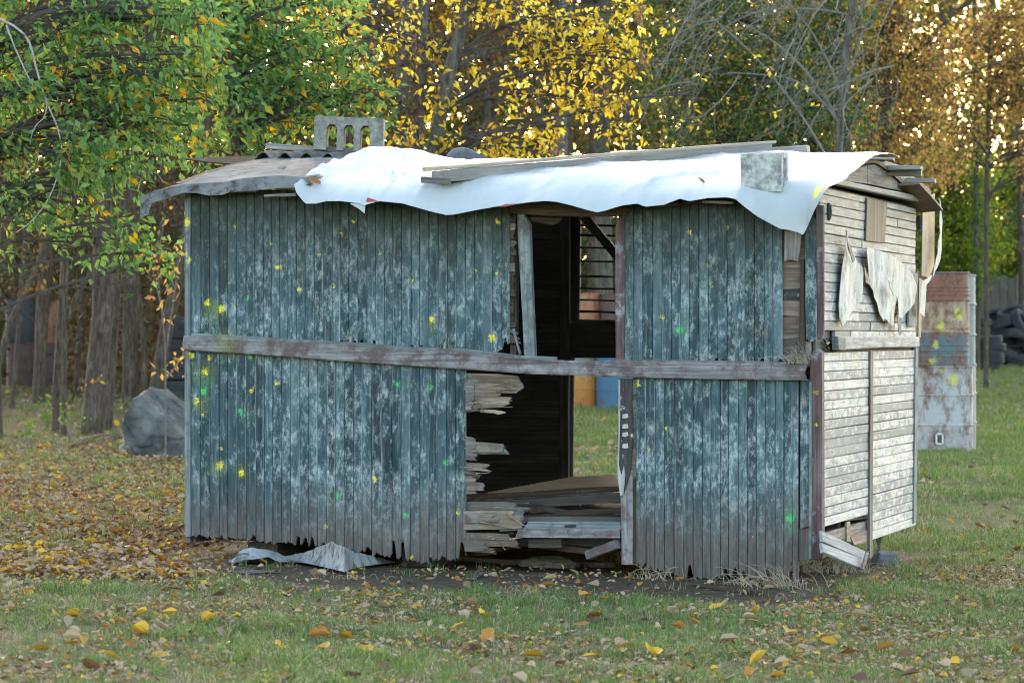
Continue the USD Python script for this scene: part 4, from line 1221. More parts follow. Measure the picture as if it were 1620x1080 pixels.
for (u0_, v0_, ang_, ln_, am_) in ((0.75, 0.5, 0.35, 0.5, 0.028), (1.0, 0.25, 2.7, 0.4, 0.022), (1.9, 0.3, 0.2, 0.7, 0.02), (2.5, 0.5, 2.9, 0.6, 0.022), (2.75, 0.2, 0.7, 0.4, 0.028), (3.1, 0.5, 2.2, 0.6, 0.026), (0.9, 1.0, 2.5, 0.5, 0.025), (2.9, 0.9, 0.3, 0.6, 0.02), (0.62, 0.15, 1.0, 0.4, 0.03)):
    dx_, dy_ = P[..., 0] - u0_, P[..., 1] - v0_
    al_ = dx_ * math.cos(ang_) + dy_ * math.sin(ang_); ac_ = -dx_ * math.sin(ang_) + dy_ * math.cos(ang_) + 0.03 * np.sin(al_ * 9)
    fold = fold + 1.0 * am_ * np.exp(-np.abs(ac_) / 0.040) * np.exp(-(al_ / ln_) ** 2)
P[..., 2] += (w0_ * 0.026 + w1 * 0.004 + fold + bulge + edge) * (1 - hang)
wave = meshkit.fbm(np.stack([P[..., 0] * 7, P[..., 2] * 2, 0 * w1], -1), 3, 8) - 0.55
P[..., 1] += hang * (wave * 0.08 - fold * 0.9) - hang * 0.005
V, F = grid_solid(P[:, ::-1], 0.0018)
TARP = put('/World', 'tarpaulin', to_world(V), F, 'tarp', smooth=20, label='white crumpled tarpaulin draped over the hut roof and hanging over the eave', cat='tarpaulin')
for (pl, v) in (([(579, 319), (581, 312), (590, 315), (600, 319), (588, 321)], -0.232), ([(785, 327), (800, 323), (822, 322), (800, 327)], -0.2321), ([(553, 322), (578, 322), (577, 338), (567, 330)], -0.2322)):
    pts = [to_world(front(x, y, v)) for x, y in pl]
    poly3(TARP, 'tarpaulin_flap' if v == -0.2322 else 'printed_edge', pts, 0.002, 'tarp' if v == -0.2322 else 'red', bevel=0.0004)

# long boards laid over the tarpaulin
pa, pb = roof_at(692, 302) + np.array([0, 0.05, 0.075]), front(1208, 236, 1.55)
beam('/World', 'roof_beam', to_world(pa), to_world(pb), 0.15, 0.062, 'topgrey', tone=0.75, seg=8, label='long grey wooden beam lying slantwise over the tarpaulin, under the pale board', cat='beam')
o = np.array([0, 0.02, 0.044])
beam('/World', 'roof_board', to_world(pa + o + [-0.03, 0, 0]), to_world(pb + o + [-0.02, 0.06, -0.004]), 0.235, 0.016, 'tan', tone=0.45, seg=8, label='long pale flat board on top of the slanting roof beam', cat='board')
beam('/World', 'timber_offcut', to_world(pa + [-0.075, -0.05, -0.018]), to_world(pa + [0.07, -0.085, -0.030]), 0.05, 0.030, 'gable', tone=0.8, label='short dark timber offcut at the left end of the slanting roof beam', cat='timber')
beam('/World', 'roof_board', to_world(front(1000, 256, 1.78)), to_world(front(1279, 236, 1.78)), 0.10, 0.045, 'topgrey', tone=0.1, seg=6, label='grey squared board poking out right beyond the slanting roof beam', cat='board')

# outer skin of the back wall, round the same openings
for s0, s1, z0, z1 in ((0.02, u_door0 - 0.01, -0.2, 1.93), (u_door0 - 0.005, u_win1, -0.2, FZ - 0.02), (u_door0, u_win1, z_dt + 0.02, z_wb - 0.01), (u_win1 + 0.01, WID - 0.02, 0.06, 1.93), (u_door0, u_win1, z_wt + 0.01, 1.93)):
    poly3(SHED, 'back_wall', [(s0, DEP, s) if i in (0, 3) else (s1, DEP, s) for i, s in enumerate((z0, z0, z1, z1))], 0.02, 'dark', toward=(0, 1, 0), axis=(1, 0, 0))

# ------------------------------------------------------------------ drums, tyres, fence
def drum(px, py, d, r, h, mat, label, group=None, ribs=(0.33, 0.67), beads=(), z=None, name='oil_drum', rot=0.0):
    c = at(px, py, d)
    z0 = float(ground_z(c[0], c[1])) - 0.01 if z is None else z
    t = thing(name, label, 'oil drum', (c[0], c[1], z0), rot, group)
    pr = [(r * 0.985, 0.018), (r, 0.012), (r, 0.02)]
    ev = [(f * h, 0.016, 0.016) for f in ribs] + [(f * h, 0.008, 0.012) for f in beads]
    for zc, amp, w in sorted(ev):
        pr += [(r, zc - w), (r + amp * 0.7, zc - w * 0.45), (r + amp, zc), (r + amp * 0.7, zc + w * 0.45), (r, zc + w)]
    pr += [(r, h - 0.03), (r, h - 0.012)]
    V, F = revolve(pr, 44)
    put(t, 'body', V, F, mat, wc=V, smooth=True)
    V, F = revolve([(r * 0.97, h - 0.03), (r - 0.002, h - 0.018), (r + 0.011, h - 0.015), (r + 0.012, h - 0.003), (r + 0.001, h), (r * 0.975, h - 0.003), (r * 0.97, h - 0.02), (0.001, h - 0.022)], 44)
    put(t, 'lid', V, F, mat, wc=V, smooth=40)
    V, F = revolve([(0.001, 0.02), (r * 0.97, 0.016), (r + 0.011, 0.0), (r + 0.011, 0.016), (r, 0.022)], 44)
    put(t, 'foot_rim', V, F, mat, wc=V, smooth=40)
    return t, z0


def wp(px, py, d):
    return at(px, py, d)


d1 = 37.4
M['drum_low'] = drum_mat('grey_drum_paint', [(0.0, (0.32, 0.30, 0.305)), (0.5, (0.37, 0.36, 0.37)), (1.0, (0.30, 0.27, 0.265))], 0.53,
                         [(wp(1507, 600, d1 - 0.28), 0.07), (wp(1488, 587, d1 - 0.29), 0.04), (wp(1486, 632, d1 - 0.29), 0.02)])
M['drum_up'] = drum_mat('banded_drum_paint', [(0.0, (0.079, 0.117, 0.146)), (0.31, (0.088, 0.131, 0.159)), (0.33, (0.337, 0.234, 0.159)), (0.63, (0.356, 0.263, 0.187)), (0.65, (0.187, 0.070, 0.052)), (1.0, (0.225, 0.103, 0.079))], 0.49,
                        [(wp(1519, 502, d1 - 0.22), 0.05), (wp(1514, 490, d1 - 0.24), 0.035), (wp(1489, 515, d1 - 0.28), 0.06), (wp(1480, 545, d1 - 0.28), 0.05), (wp(1475, 570, d1 - 0.28), 0.06), (wp(1507, 505, d1 - 0.25), 0.03)])
M['drum_pale'] = drum_mat('pale_blue_drum_paint', [(0.0, (0.187, 0.205, 0.220)), (1.0, (0.243, 0.263, 0.272))], 0.62)
M['drum_orange'] = drum_mat('orange_drum_paint', [(0.0, (0.36, 0.14, 0.03)), (0.5, (0.42, 0.19, 0.05)), (0.8, (0.14, 0.17, 0.18)), (1.0, (0.38, 0.17, 0.06))], 0.60)
M['drum_blue'] = drum_mat('blue_drum_paint', [(0.0, (0.06, 0.12, 0.20)), (0.8, (0.05, 0.14, 0.27)), (0.85, (0.28, 0.30, 0.33)), (1.0, (0.05, 0.16, 0.32))], 0.62)
M['drum_rust'] = drum_mat('red_rusty_drum', [(0.0, (0.30, 0.11, 0.055)), (0.6, (0.36, 0.16, 0.09)), (1.0, (0.40, 0.20, 0.12))], 0.55)
M['drum_dark'] = drum_mat('dark_brown_drum', [(0.0, (0.07, 0.05, 0.05)), (0.5, (0.10, 0.065, 0.065)), (1.0, (0.12, 0.07, 0.065))], 0.55)
M['drum_black'] = drum_mat('blackish_drum_paint', [(0.0, (0.045, 0.05, 0.05)), (0.5, (0.06, 0.07, 0.075)), (1.0, (0.07, 0.08, 0.09))], 0.6)
LOW, z0 = drum(1493, 715, d1, 0.292, 0.885, 'drum_low', 'grey oil drum with a small stencilled mark, standing on the grass right of the hut')
drum(1488, 577, d1, 0.283, 0.935, 'drum_up', 'rusty red, tan and blue oil drum stacked on the grey drum right of the hut', ribs=(0.355, 0.70), beads=(0.10, 0.16, 0.22, 0.76, 0.80, 0.84, 0.40), z=z0 + 0.886)
_, z1_ = drum(1499, 700, 38.4, 0.290, 0.885, 'drum_pale', 'pale blue-grey oil drum almost hidden behind the grey drum with the stencilled mark')
drum(1499, 700, 38.4, 0.285, 0.93, 'drum_pale', 'pale blue oil drum peeping out behind the rusty banded drum', z=z1_ + 0.886)
# the stencilled mark
for (x0, x1, y0, y1) in ((1480.5, 1492.5, 685, 687), (1480.5, 1492.5, 701, 703), (1480.5, 1482.5, 685, 703), (1490.5, 1492.5, 685, 703)):
    pts = [to_local(at(x, y, d1 - 0.302)) for x, y in ((x0, y1), (x1, y1), (x1, y0), (x0, y0))]
    pts = [to_world(p) - np.array([at(1493, 715, d1)[0], at(1493, 715, d1)[1], z0]) for p in pts]
    poly3(LOW, 'stencil_mark', pts, 0.006, 'labelwhite', bevel=0.0005)
for x in (1484.8, 1488.2):
    pts = [at(a, b, d1 - 0.302) - np.array([at(1493, 715, d1)[0], at(1493, 715, d1)[1], z0]) for a, b in ((x - 0.8, 699), (x + 0.8, 699), (x + 0.8, 689), (x - 0.8, 689))]
    poly3(LOW, 'stencil_mark', pts, 0.006, 'rubber', bevel=0.0005)
# drums seen through the hut's window and back doorway
dd = 57.5
_, zz = drum(917, 632, dd, 0.292, 0.885, 'drum_orange', 'orange-brown oil drum seen through the hut low in the back doorway', rot=40)
drum(923, 545, dd, 0.290, 0.885, 'drum_rust', 'red-brown rusty oil drum seen through the barred window', z=zz + 0.886)
_, zz = drum(973, 634, dd - 0.2, 0.292, 0.885, 'drum_blue', 'blue oil drum beside the orange one, seen through the back doorway')
drum(981, 545, dd - 0.2, 0.290, 0.885, 'drum_dark', 'dark purple-brown oil drum at the right edge of the barred window', z=zz + 0.886)
dl = 76.0
_, zz = drum(34, 610, dl, 0.30, 0.89, 'drum_dark', 'dark rusty oil drum at the foot of the left stack behind the thin trunks')
drum(32, 545, dl, 0.30, 0.89, 'drum_black', 'blackish oil drum on top of the left stack behind the thin trunks', z=zz + 0.89)
_, zz = drum(80, 610, dl + 0.3, 0.30, 0.89, 'drum_dark', 'dark brown oil drum at the foot of the second stack, behind the forked trunk')
drum(77, 545, dl + 0.3, 0.30, 0.89, 'drum_rust', 'dark red-brown oil drum on top of the second stack, behind the forked trunk', z=zz + 0.89)


def tyre_mesh(R0=0.31, w=0.185, n=36):
    hw = w / 2
    ri = R0 * 0.60
    pr = [(ri, -hw * 0.62), (ri + 0.012, -hw * 0.86), (ri + 0.045, -hw * 1.0), (R0 - 0.045, -hw * 1.02), (R0 - 0.018, -hw * 0.92), (R0 - 0.004, -hw * 0.74)]
    for s in (-0.5, 0.0, 0.5):
        pr += [(R0, hw * (s - 0.18)), (R0 - 0.010, hw * (s - 0.12)), (R0 - 0.010, hw * (s + 0.0)), (R0, hw * (s + 0.06))]
    pr += [(R0 - 0.004, hw * 0.74), (R0 - 0.018, hw * 0.92), (R0 - 0.045, hw * 1.02), (ri + 0.045, hw), (ri + 0.012, hw * 0.86), (ri, hw * 0.62), (ri + 0.03, hw * 0.4), (ri + 0.07, 0), (ri + 0.03, -hw * 0.4), (ri, -hw * 0.62)]
    return revolve(pr, n)


TV, TF = tyre_mesh()


def tyre(px, py, d, tilt=(0, 0), label=None, group=None, z=None, s=1.0):
    c = at(px, py, d)
    if z is not None:
        c[2] = z
    V = placed(TV * s, c, tilt[0], tilt[1], R.uniform(0, 360))
    put('/World', 'tyre', V, TF, 'rubber', smooth=50, label=label, cat='tyre', group=group)


r5 = np.random.default_rng(5)
zg = float(ground_z(9.1, 71.0))
ord_ = ('bottom', 'second', 'third', 'fourth', 'fifth', 'sixth', 'seventh')
for k in range(5):
    tyre(1567 + r5.normal(0, 2.0), 0, 70.5, (r5.normal(0, 3), r5.normal(0, 3)), f'{ord_[k]} tyre from the ground in the front stack before the fence', z=zg + 0.09 + 0.128 * k, s=0.82)
for k in range(7):
    tyre(1548 + r5.normal(0, 2.0), 0, 71.6, (r5.normal(0, 4), r5.normal(0, 4)), f'{ord_[k]} tyre from the ground in the taller stack left of the front tyre stack', z=zg + 0.09 + 0.14 * k, s=0.80)
pile = [(1580, 565, 73, 20, 10, 'low on the left of the tyre heap, lying almost flat'), (1605, 558, 73, -25, 20, 'low in the middle of the tyre heap, tilted forward'), (1632, 560, 73.4, 15, -20, 'low at the right of the tyre heap'),
        (1575, 540, 73.2, 35, 15, 'halfway up the left flank of the tyre heap, tilted'), (1600, 535, 72.9, 12, -22, 'halfway up the middle of the tyre heap'), (1625, 534, 73.2, -20, 10, 'halfway up the tyre heap at the frame edge'),
        (1570, 520, 73.5, 28, 20, 'on the upper left flank of the tyre heap'), (1592, 515, 73.1, 22, -12, 'near the top of the tyre heap, facing us'), (1616, 512, 73.0, 60, 25, 'standing half upright on the heap at the right'),
        (1602, 497, 73.4, 14, -18, 'topmost of the tyre heap, sloping to the right'), (1580, 505, 73.6, 30, 18, 'behind the top of the tyre heap, tilted left'), (1622, 494, 73.6, 18, 8, 'on top of the tyre heap at the frame edge')]
for (x, y, d, tx, ty, lb) in pile:
    tyre(x, y, d, (tx, ty), 'black tyre ' + lb)
for k in range(8):
    tyre(283 + r5.normal(0, 1.5), 0, 62.0, (r5.normal(0, 3), r5.normal(0, 3)), f'{(ord_ + ("topmost",))[k]} tyre from the ground in the dark stack behind the left corner of the hut', z=float(ground_z(-5.5, 62)) + 0.09 + 0.17 * k)

t = thing('plank_fence', 'old grey-brown board fence behind the tyres at the right edge', 'fence')
x = 1528.0
while x < 1700:
    w = R.uniform(11, 15)
    d = 76.5
    ztop = EYE + (HY - (438 + R.uniform(-2.5, 2.5) + (8 if x < 1545 else 0))) * d / FPX
    p0, p1 = at(x, 580, d), at(x + w - 0.7, 580, d)
    zb = float(ground_z(p0[0], d)) - 0.05
    poly3(t, 'fence_plank', [(p0[0], d, zb), (p1[0], d, zb), (p1[0], d, ztop), (p0[0], d, ztop + R.normal(0, 0.01))], 0.025, 'fence', axis=(0, 0, 1), bevel=0.004)
    x += w
for zz in (0.75, 1.6):
    beam(t, 'fence_rail', at(1528, 580, 76.6)[:2].tolist() + [zz + 0.4], at(1700, 580, 76.6)[:2].tolist() + [zz + 0.4], 0.04, 0.09, 'fence')

# concrete lump and small stones
hp = [at(x, y, 35.6 + q) for x, y, q in ((190, 668, 0), (206, 633, 0), (224, 624, 0.05), (292, 690, 0), (288, 726, 0), (225, 724, -.05), (198, 704, 0), (240, 611, 0.45), (264, 613, 0.6), (315, 655, 0.55), (315, 722, 0.6), (200, 715, 0.6))]
m = trimesh.convex.convex_hull(np.array(hp))
V, F = trimesh.remesh.subdivide_to_size(np.array(m.vertices), np.array(m.faces), 0.035)
cen = V.mean(0)
V = V + unit(V - cen) * ((meshkit.fbm(V * 6, 5, 3) - 0.5) * 0.035 - np.clip(0.06 - np.abs(meshkit.fbm(V * 3.1, 3, 8) - 0.5), 0, 1) * 0.6)[:, None]
put('/World', 'boulder', V, F, 'boulderrock', smooth=18, label='big grey angular boulder on the leaf litter left of the hut', cat='boulder')
V, F = rock((0.13, 0.12, 0.09), 14, 0.2)
put('/World', 'stone', placed(V, ground_at(208, 716) + np.array([0, 0, 0.03]), 0, 0, 15), F, 'rock', smooth=32, label='small grey stone leaning at the left foot of the boulder', cat='stone')
V, F = rock((0.10, 0.07, 0.055), 19, 0.25)
put('/World', 'stone', placed(V, ground_at(1398, 893) + np.array([0, 0, 0.025]), 0, 0, 15), F, 'rock', smooth=32, label='pale grey stone at the foot of the side wall, by the bare sapling', cat='stone')
V, F = rock((0.20, 0.13, 0.06), 16, 0.35, 4)
put('/World', 'stone_slab', placed(V, ground_at(868, 897) + np.array([0.0, 0.05, 0.01]), 6, -4, 8), F, 'rubble', smooth=25, label='flat crumbling piece of concrete lying in front of the broken doorway', cat='rubble')

# torn metal sheet on the ground before the hut
X = np.linspace(362, 664, 90)
yt = ip(X, [362, 372, 380, 400, 430, 450, 480, 500, 523, 540, 560, 600, 640, 664], [890, 880, 871, 866, 870, 880, 874, 866, 857, 862, 872, 882, 889, 890])
yb = ip(X, [362, 370, 376, 385, 400, 425, 436, 470, 500, 545, 560, 600, 640, 664], [892, 895, 893, 884, 884, 880, 886, 893, 899, 910, 904, 896, 892, 891])
P = []
for x, a, b in zip(X, yt, yb):
    gp = ground_at(x, max(b, 893)); d = gp[1]
    pb = at(x, b, d)
    pb[2] = max(pb[2], float(ground_z(pb[0], pb[1])) + 0.004)
    pt = at(x, a, d + 0.10)
    mid = 0.5 * (pb + pt) + np.array([0, 0.02, 0.008])
    P.append([pt + np.array([0, 0.25, -0.10]), pt + np.array([0, 0.10, -0.02]), pt, 0.5 * (pt + mid), mid, 0.5 * (mid + pb), pb])
P = np.array(P)
n_ = meshkit.fbm(P * np.array([16, 16, 22]), 3, 4) - 0.5
P[..., 1] += n_ * 0.06
P[:, 1:-1, 2] += n_[:, 1:-1] * 0.015
P[:, 1:, 2] = np.maximum(P[:, 1:, 2], ground_z(P[:, 1:, 0], P[:, 1:, 1]) + 0.018)
V, F = grid_solid(P[:, ::-1], 0.003)
put('/World', 'metal_sheet', V, F, 'sheet', smooth=20, label='crumpled peeling metal sheet lying on the ground under the left front of the hut', cat='metal sheet')

# sticks and boards on the ground
def gbeam(name, a, b, w, h, mat, label, cat, lift=0.01, **kw):
    p, q = ground_at(*a), ground_at(*b)
    beam('/World', name, p + [0, 0, lift], q + [0, 0, lift], w, h, mat, label=label, cat=cat, seg=6, jit=0.002, **kw)


gbeam('plank_piece', (371, 908), (440, 906), 0.05, 0.012, 'gable', 'thin grey lath half buried in the bare earth before the metal sheet', 'lath')
gbeam('plank_piece', (735, 886), (818, 893), 0.09, 0.035, 'gable', 'rotten grey board lying below the frayed planks of the doorway', 'board')
gbeam('plank_piece', (722, 893), (757, 880), 0.02, 0.008, 'rot', 'thin pale splinter propped before the bottom of the doorway', 'splinter', lift=0.03)
gbeam('plank_piece', (912, 893), (965, 897), 0.10, 0.03, 'grey', 'grey board end lying right of the concrete piece', 'board')
gbeam('stick', (1098, 928), (1213, 942), 0.022, 0.020, 'brown', 'dark straight stick lying on bare earth before the right planks', 'stick')
gbeam('plank_piece', (745, 918), (760, 908), 0.045, 0.012, 'dark', 'small dark board scrap in the dead leaves before the doorway', 'board')
gbeam('stick', (1500, 858), (1640, 866), 0.02, 0.016, 'brown', 'long dark stick lying in the grass at the right edge', 'stick')
gbeam('stick', (100, 712), (190, 690), 0.03, 0.03, 'brown', 'crooked fallen branch lying on the litter at the foot of the left trunks', 'branch', bend=0.06)

# ------------------------------------------------------------------ trees
RT = np.random.default_rng(23)


def leaf_mesh(P, D, N, size, aspect=0.55, fold=0.14, full=True):
    D = unit(D); S = unit(np.cross(N, D)); N = np.cross(D, S)
    s = np.broadcast_to(np.asarray(size, float), (len(P),))[:, None]
    w = s * aspect * 0.5
    if full:
        V = np.stack([P, P + D * s * 0.42 - S * w, P + D * s * 0.46 - N * s * fold, P + D * s * 0.42 + S * w, P + D * s - N * s * fold * 1.2], 1)
        f = np.array([[0, 2, 1], [0, 3, 2], [1, 2, 4], [2, 3, 4]]); k = 5
    else:
        V = np.stack([P, P + D * s * 0.45 - S * w, P + D * s, P + D * s * 0.45 + S * w], 1)
        f = np.array([[0, 2, 1], [0, 3, 2]]); k = 4
    F = (np.arange(len(P))[:, None, None] * k + f[None]).reshape(-1, 3)
    return V.reshape(-1, 3), F, k


def ball(n, rg):
    d = unit(rg.normal(0, 1, (n, 3)))
    return d * rg.uniform(0, 1, (n, 1)) ** (1 / 2.3)


def clump_leaves(C, per, rad, size, rg, lean=(0, 0, -0.55), flat=0.6, stretch=(1, 1, 0.7)):
    """leaves spread round the clump centres C"""
    n = len(C) * per
    off = ball(n, rg) * rad * np.asarray(stretch) * rg.uniform(0.55, 1.25, (len(C), 1)).repeat(per, 0)
    P = np.repeat(C, per, 0) + off
    D = unit(rg.normal(0, 1, (n, 3)) + np.asarray(lean) * 1.3 + off / rad * 0.5)
    N = unit(rg.normal(0, flat, (n, 3)) + np.array([0, -0.25, 0.8]))
    return P, D, N, size * rg.uniform(0.45, 1.25, n)


def extend(path, H, rg, lean=0.05):
    """carry the trunk on above the frame, to height H"""
    P = [p for p in path]
    while P[-1][2] < H:
        d = unit(P[-1] - P[-2]); d = unit(d * 0.7 + np.array([rg.normal(0, lean), rg.normal(0, lean), 0.5]))
        P.append(P[-1] + d * 1.2)
    return np.array(P)


def tree(name, label, d, px, w0, w1, H, pads, leaf, bark='bark', size=0.07, rad=0.30, per=26, upper=None, lean=(0, 0, -0.55), twig_r=0.006, cat='tree', group=None, tone=(0, 1), forks=(), seeds=(), seed=1, dead=(), thin=1.0):
    """px: photo points of the trunk at distance d, base first. pads: (px, py, half width, half height, depth in metres, leaves)"""
    rg = np.random.default_rng(seed)
    k = d / FPX
    base = np.array([at(x, y, d + (q[0] if q else 0)) for x, y, *q in px])
    gz = float(ground_z(base[0, 0], base[0, 1]))
    if base[0, 2] > gz:
        base = np.vstack([[base[0, 0] + (base[0, 0] - base[1, 0]) * 0.2, base[0, 1], gz - 0.05], base])
    else:
        base[0, 2] = gz - 0.05
    t = thing(name, label, cat, base[0], 0, group)
    o = base[0]
    full = extend(base, H, rg) if H else base
    path = smooth_path(full, 26)
    hh = np.clip((path[:, 2] - path[0, 2]) / max(path[-1, 2] - path[0, 2], 0.1), 0, 1)
    r0, r1 = w0 * k / 2 * 0.84, w1 * k / 2 * 0.84
    rad_t = ip(hh, [0, 0.04, 0.5, 1], [r0 * 1.12, r0 * 1.0, (r0 + r1) / 2, max(r1 * 0.35 if H else r1 * 0.5, 0.006)])
    V, F = tube(path, rad_t, 14)
    ang = meshkit.fbm(V * np.array([9, 9, 1.5]), 3, seed) - 0.5
    nn = V.copy(); nn[:-2] -= np.repeat(path, 14, 0); nn[-2:] = 0
    V = V + unit(nn) * (ang[:, None]) * r0 * 0.28 * (np.linalg.norm(nn, axis=1, keepdims=True) > 0)
    put(t, 'trunk', V - o, F, bark, smooth=50)
    for fk in forks:
        fp = smooth_path(np.array([at(x, y, d + 0.05) for x, y in fk[0]]), 14)
        V, F = tube(fp, np.linspace(fk[1], fk[2], 14) * k / 2, 9)
        put(t, 'limb', V - o, F, bark, smooth=50)
    Ps, tw = [], []
    tones = []
    for (x, y, rx, ry, dz, n) in pads:
        c = at(x, y, d + rg.normal(0, dz * 0.25))
        m = max(1, int(round(n * thin / per)))
        C = c + ball(m, rg) * np.array([rx * k, dz, ry * k])
        # a limb from the trunk to the pad, and twigs on to its clumps
        i = int(np.argmin(np.abs(path[:, 2] - (c[2] - 0.25 * abs(c[0] - path[len(path) // 2, 0]) - 0.1))))
        a = path[i]
        mid = 0.5 * (a + c) + np.array([0, 0, 0.10 * np.linalg.norm(c - a)]) + rg.normal(0, 0.05, 3)
        lp = smooth_path(np.array([a, mid, c]), 9)
        tw.append(tube(lp, np.linspace(min(rad_t[i] * 0.4, 0.010 + 0.0035 * np.linalg.norm(c - a)), twig_r * 1.5, 9), 5))
        for q in C:
            s = lp[rg.integers(4, 9)]
            e = q + rg.normal(0, rad * 0.4, 3) + np.array([0, 0, -rad * 0.5])
            tw.append(tube(smooth_path(np.array([s, 0.5 * (s + q) + rg.normal(0, 0.06, 3) + [0, 0, 0.05], q, e]), 7), np.linspace(twig_r * 1.2, twig_r * 0.35, 7), 4))
        Ps.append(clump_leaves(C, per, rad, size, rg, lean))
        tones.append(np.repeat(rg.normal(0, 0.10, m), per))
    if upper is not None:                                   # the rest of the crown, above the picture
        n, rr, zc, zr = upper; n = int(n * 2.2)
        top = path[np.argmin(np.abs(path[:, 2] - zc))]
        C = np.array([top[0], top[1], zc]) + ball(n // 22, rg) * np.array([rr, rr, zr])
        for q in C[::2]:
            i = int(np.argmin(np.abs(path[:, 2] - (q[2] - 0.8)))); s = path[i]
            tw.append(tube(smooth_path(np.array([s, 0.5 * (s + q) + [0, 0, 0.2], q]), 6), np.linspace(rad_t[i] * 0.45, 0.008, 6), 4))
        Ps.append(clump_leaves(C, 22, 0.6, 0.19, rg, lean))
        tones.append(np.repeat(rg.normal(0, 0.10, len(C)), 22))
    for br in dead:
        bp_ = smooth_path(np.array([at(x, y, d - 0.4) for x, y in br[0]]), 22)
        V, F = tube(bp_, np.linspace(br[1], br[2], 22) * k / 2, 6)
        put(t, 'dead_branch', V - o, F, 'palebark', smooth=50)
    if tw:
        V, F = join(tw)
        put(t, 'twigs', V - o, F, 'darktwig', kind='stuff')
    if Ps:
        P, D, N, S_ = (np.concatenate(z) for z in zip(*Ps))
        V, F, kk = leaf_mesh(P, D, N, S_)
        tn = np.clip(rg.uniform(tone[0], tone[1], len(P)) + np.concatenate(tones), 0, 1)
        put(t, 'crown', V - o, F, leaf, tone=np.repeat(tn, kk), kind='stuff')
    for (x, y, rx, ry, n) in seeds:
        c = at(x, y, d)
        m = max(1, n // 14)
        C = c + ball(m, rg) * np.array([rx * k, 0.3, ry * k])
        P, D, N, S_ = clump_leaves(C, 14, 0.07, 0.045, rg, (0, 0, -2.5), 1.0, (0.7, 0.7, 1.6))
        V, F, kk = leaf_mesh(P, D, N, S_, aspect=0.35, full=False)
        put(t, 'seed_bunch', V - o, F, 'seed', tone=np.repeat(rg.uniform(0, 1, len(P)), kk), kind='stuff')
    return t


def band(x0, x1, ylo, yhi, n, each, rx, ry, dz, rg):
    out = []
    while len(out) < n:
        x = rg.uniform(x0, x1)
        a, b = ylo(x) if callable(ylo) else ylo, yhi(x) if callable(yhi) else yhi
        if b > a:
            out.append((x, rg.uniform(a, b), rx * rg.uniform(0.7, 1.3), ry * rg.uniform(0.7, 1.3), dz, int(each * rg.uniform(0.6, 1.4))))
    return out


# green trees hanging in from the upper left
low1 = lambda x: ip(x, [-120, 0, 100, 200, 300, 420], [330, 330, 320, 290, 240, 210])
padsA = band(-130, 330, -40, lambda x: low1(x) - 20, 84, 82, 45, 26, 0.6, RT)
padsA += [(40, 340, 50, 14, .3, 78), (150, 385, 60, 14, .3, 78), (230, 398, 45, 11, .3, 78), (265, 415, 25, 8, .2, 40), (110, 352, 40, 16, .3, 60), (20, 400, 20, 12, .3, 26), (140, 330, 50, 20, .3, 78), (200, 350, 40, 16, .3, 52)]
tree('green_tree', 'green leafy tree reaching into the upper left corner, a pale dead twig hanging from it', 26.5, [(-95, 800), (-80, 500), (-60, 200), (-20, -60)], 44, 30, 9.5, padsA, 'leaf_green', size=0.078, rad=0.27, upper=(400, 2.4, 8.0, 1.6),
     lean=(0.55, -0.1, -0.6), seed=31, dead=[([(-20, 25), (45, 64), (58, 110), (75, 165), (92, 205), (98, 240), (92, 275), (78, 312), (55, 345), (25, 368)], 4.2, 1.2), ([(10, 40), (30, 90), (52, 135), (74, 166)], 3.0, 1.5), ([(74, 166), (70, 185), (56, 200), (48, 228)], 2.0, 0.9)])
low2 = lambda x: ip(x, [280, 400, 480, 520, 600, 640], [285, 240, 215, 200, 150, 60])
padsB = band(270, 560, -40, lambda x: low2(x) - 15, 52, 85, 42, 26, 0.6, RT)
padsB += [(570, 150, 38, 26, .3, 104), (615, 155, 35, 14, .3, 52), (560, 185, 25, 12, .2, 52), (545, 100, 30, 30, .3, 78), (350, 255, 60, 22, .4, 130), (420, 220, 50, 22, .4, 130)]
tree('green_tree', 'green leafy tree rising behind the left half of the hut roof', 29.5, [(392, 760), (398, 500), (380, 250), (350, -40)], 34, 24, 9.5, padsB, 'leaf_green', size=0.082, rad=0.28, upper=(400, 2.4, 8.2, 1.6), lean=(0.55, -0.1, -0.6), seed=32)

# bright yellow tree behind the middle of the roof
padsY = [(600, 20, 80, 40, .7, 260), (540, 60, 55, 45, .6, 200), (570, 120, 55, 30, .5, 110), (640, 70, 50, 40, .6, 150), (745, 20, 70, 30, .6, 200), (820, 20, 70, 35, .6, 260), (895, 40, 80, 40, .7, 420), (860, 85, 55, 30, .5, 230), (955, 60, 55, 45, .6, 280),
         (930, 110, 55, 25, .5, 190), (1000, 95, 30, 30, .4, 110), (1010, 20, 40, 30, .5, 110), (690, 90, 25, 35, .4, 60), (700, 130, 22, 30, .3, 60), (690, 170, 25, 30, .3, 70), (660, 205, 30, 25, .3, 80), (700, 232, 40, 22, .3, 120), (745, 105, 30, 25, .3, 50),
         (800, 130, 25, 25, .3, 60), (815, 165, 20, 20, .3, 40), (880, 150, 45, 20, .4, 120), (915, 165, 45, 22, .4, 150), (965, 165, 40, 20, .4, 120), (985, 205, 30, 20, .3, 100), (850, 205, 45, 20, .4, 110), (800, 225, 40, 20, .3, 130), (775, 242, 30, 12, .3, 70), (845, 240, 35, 14, .3, 90),
         (610, 225, 25, 18, .3, 70), (590, 190, 20, 18, .3, 40), (500, 30, 40, 30, .5, 110), (1060, 60, 20, 20, .3, 26), (1090, 150, 30, 40, .3, 26)]
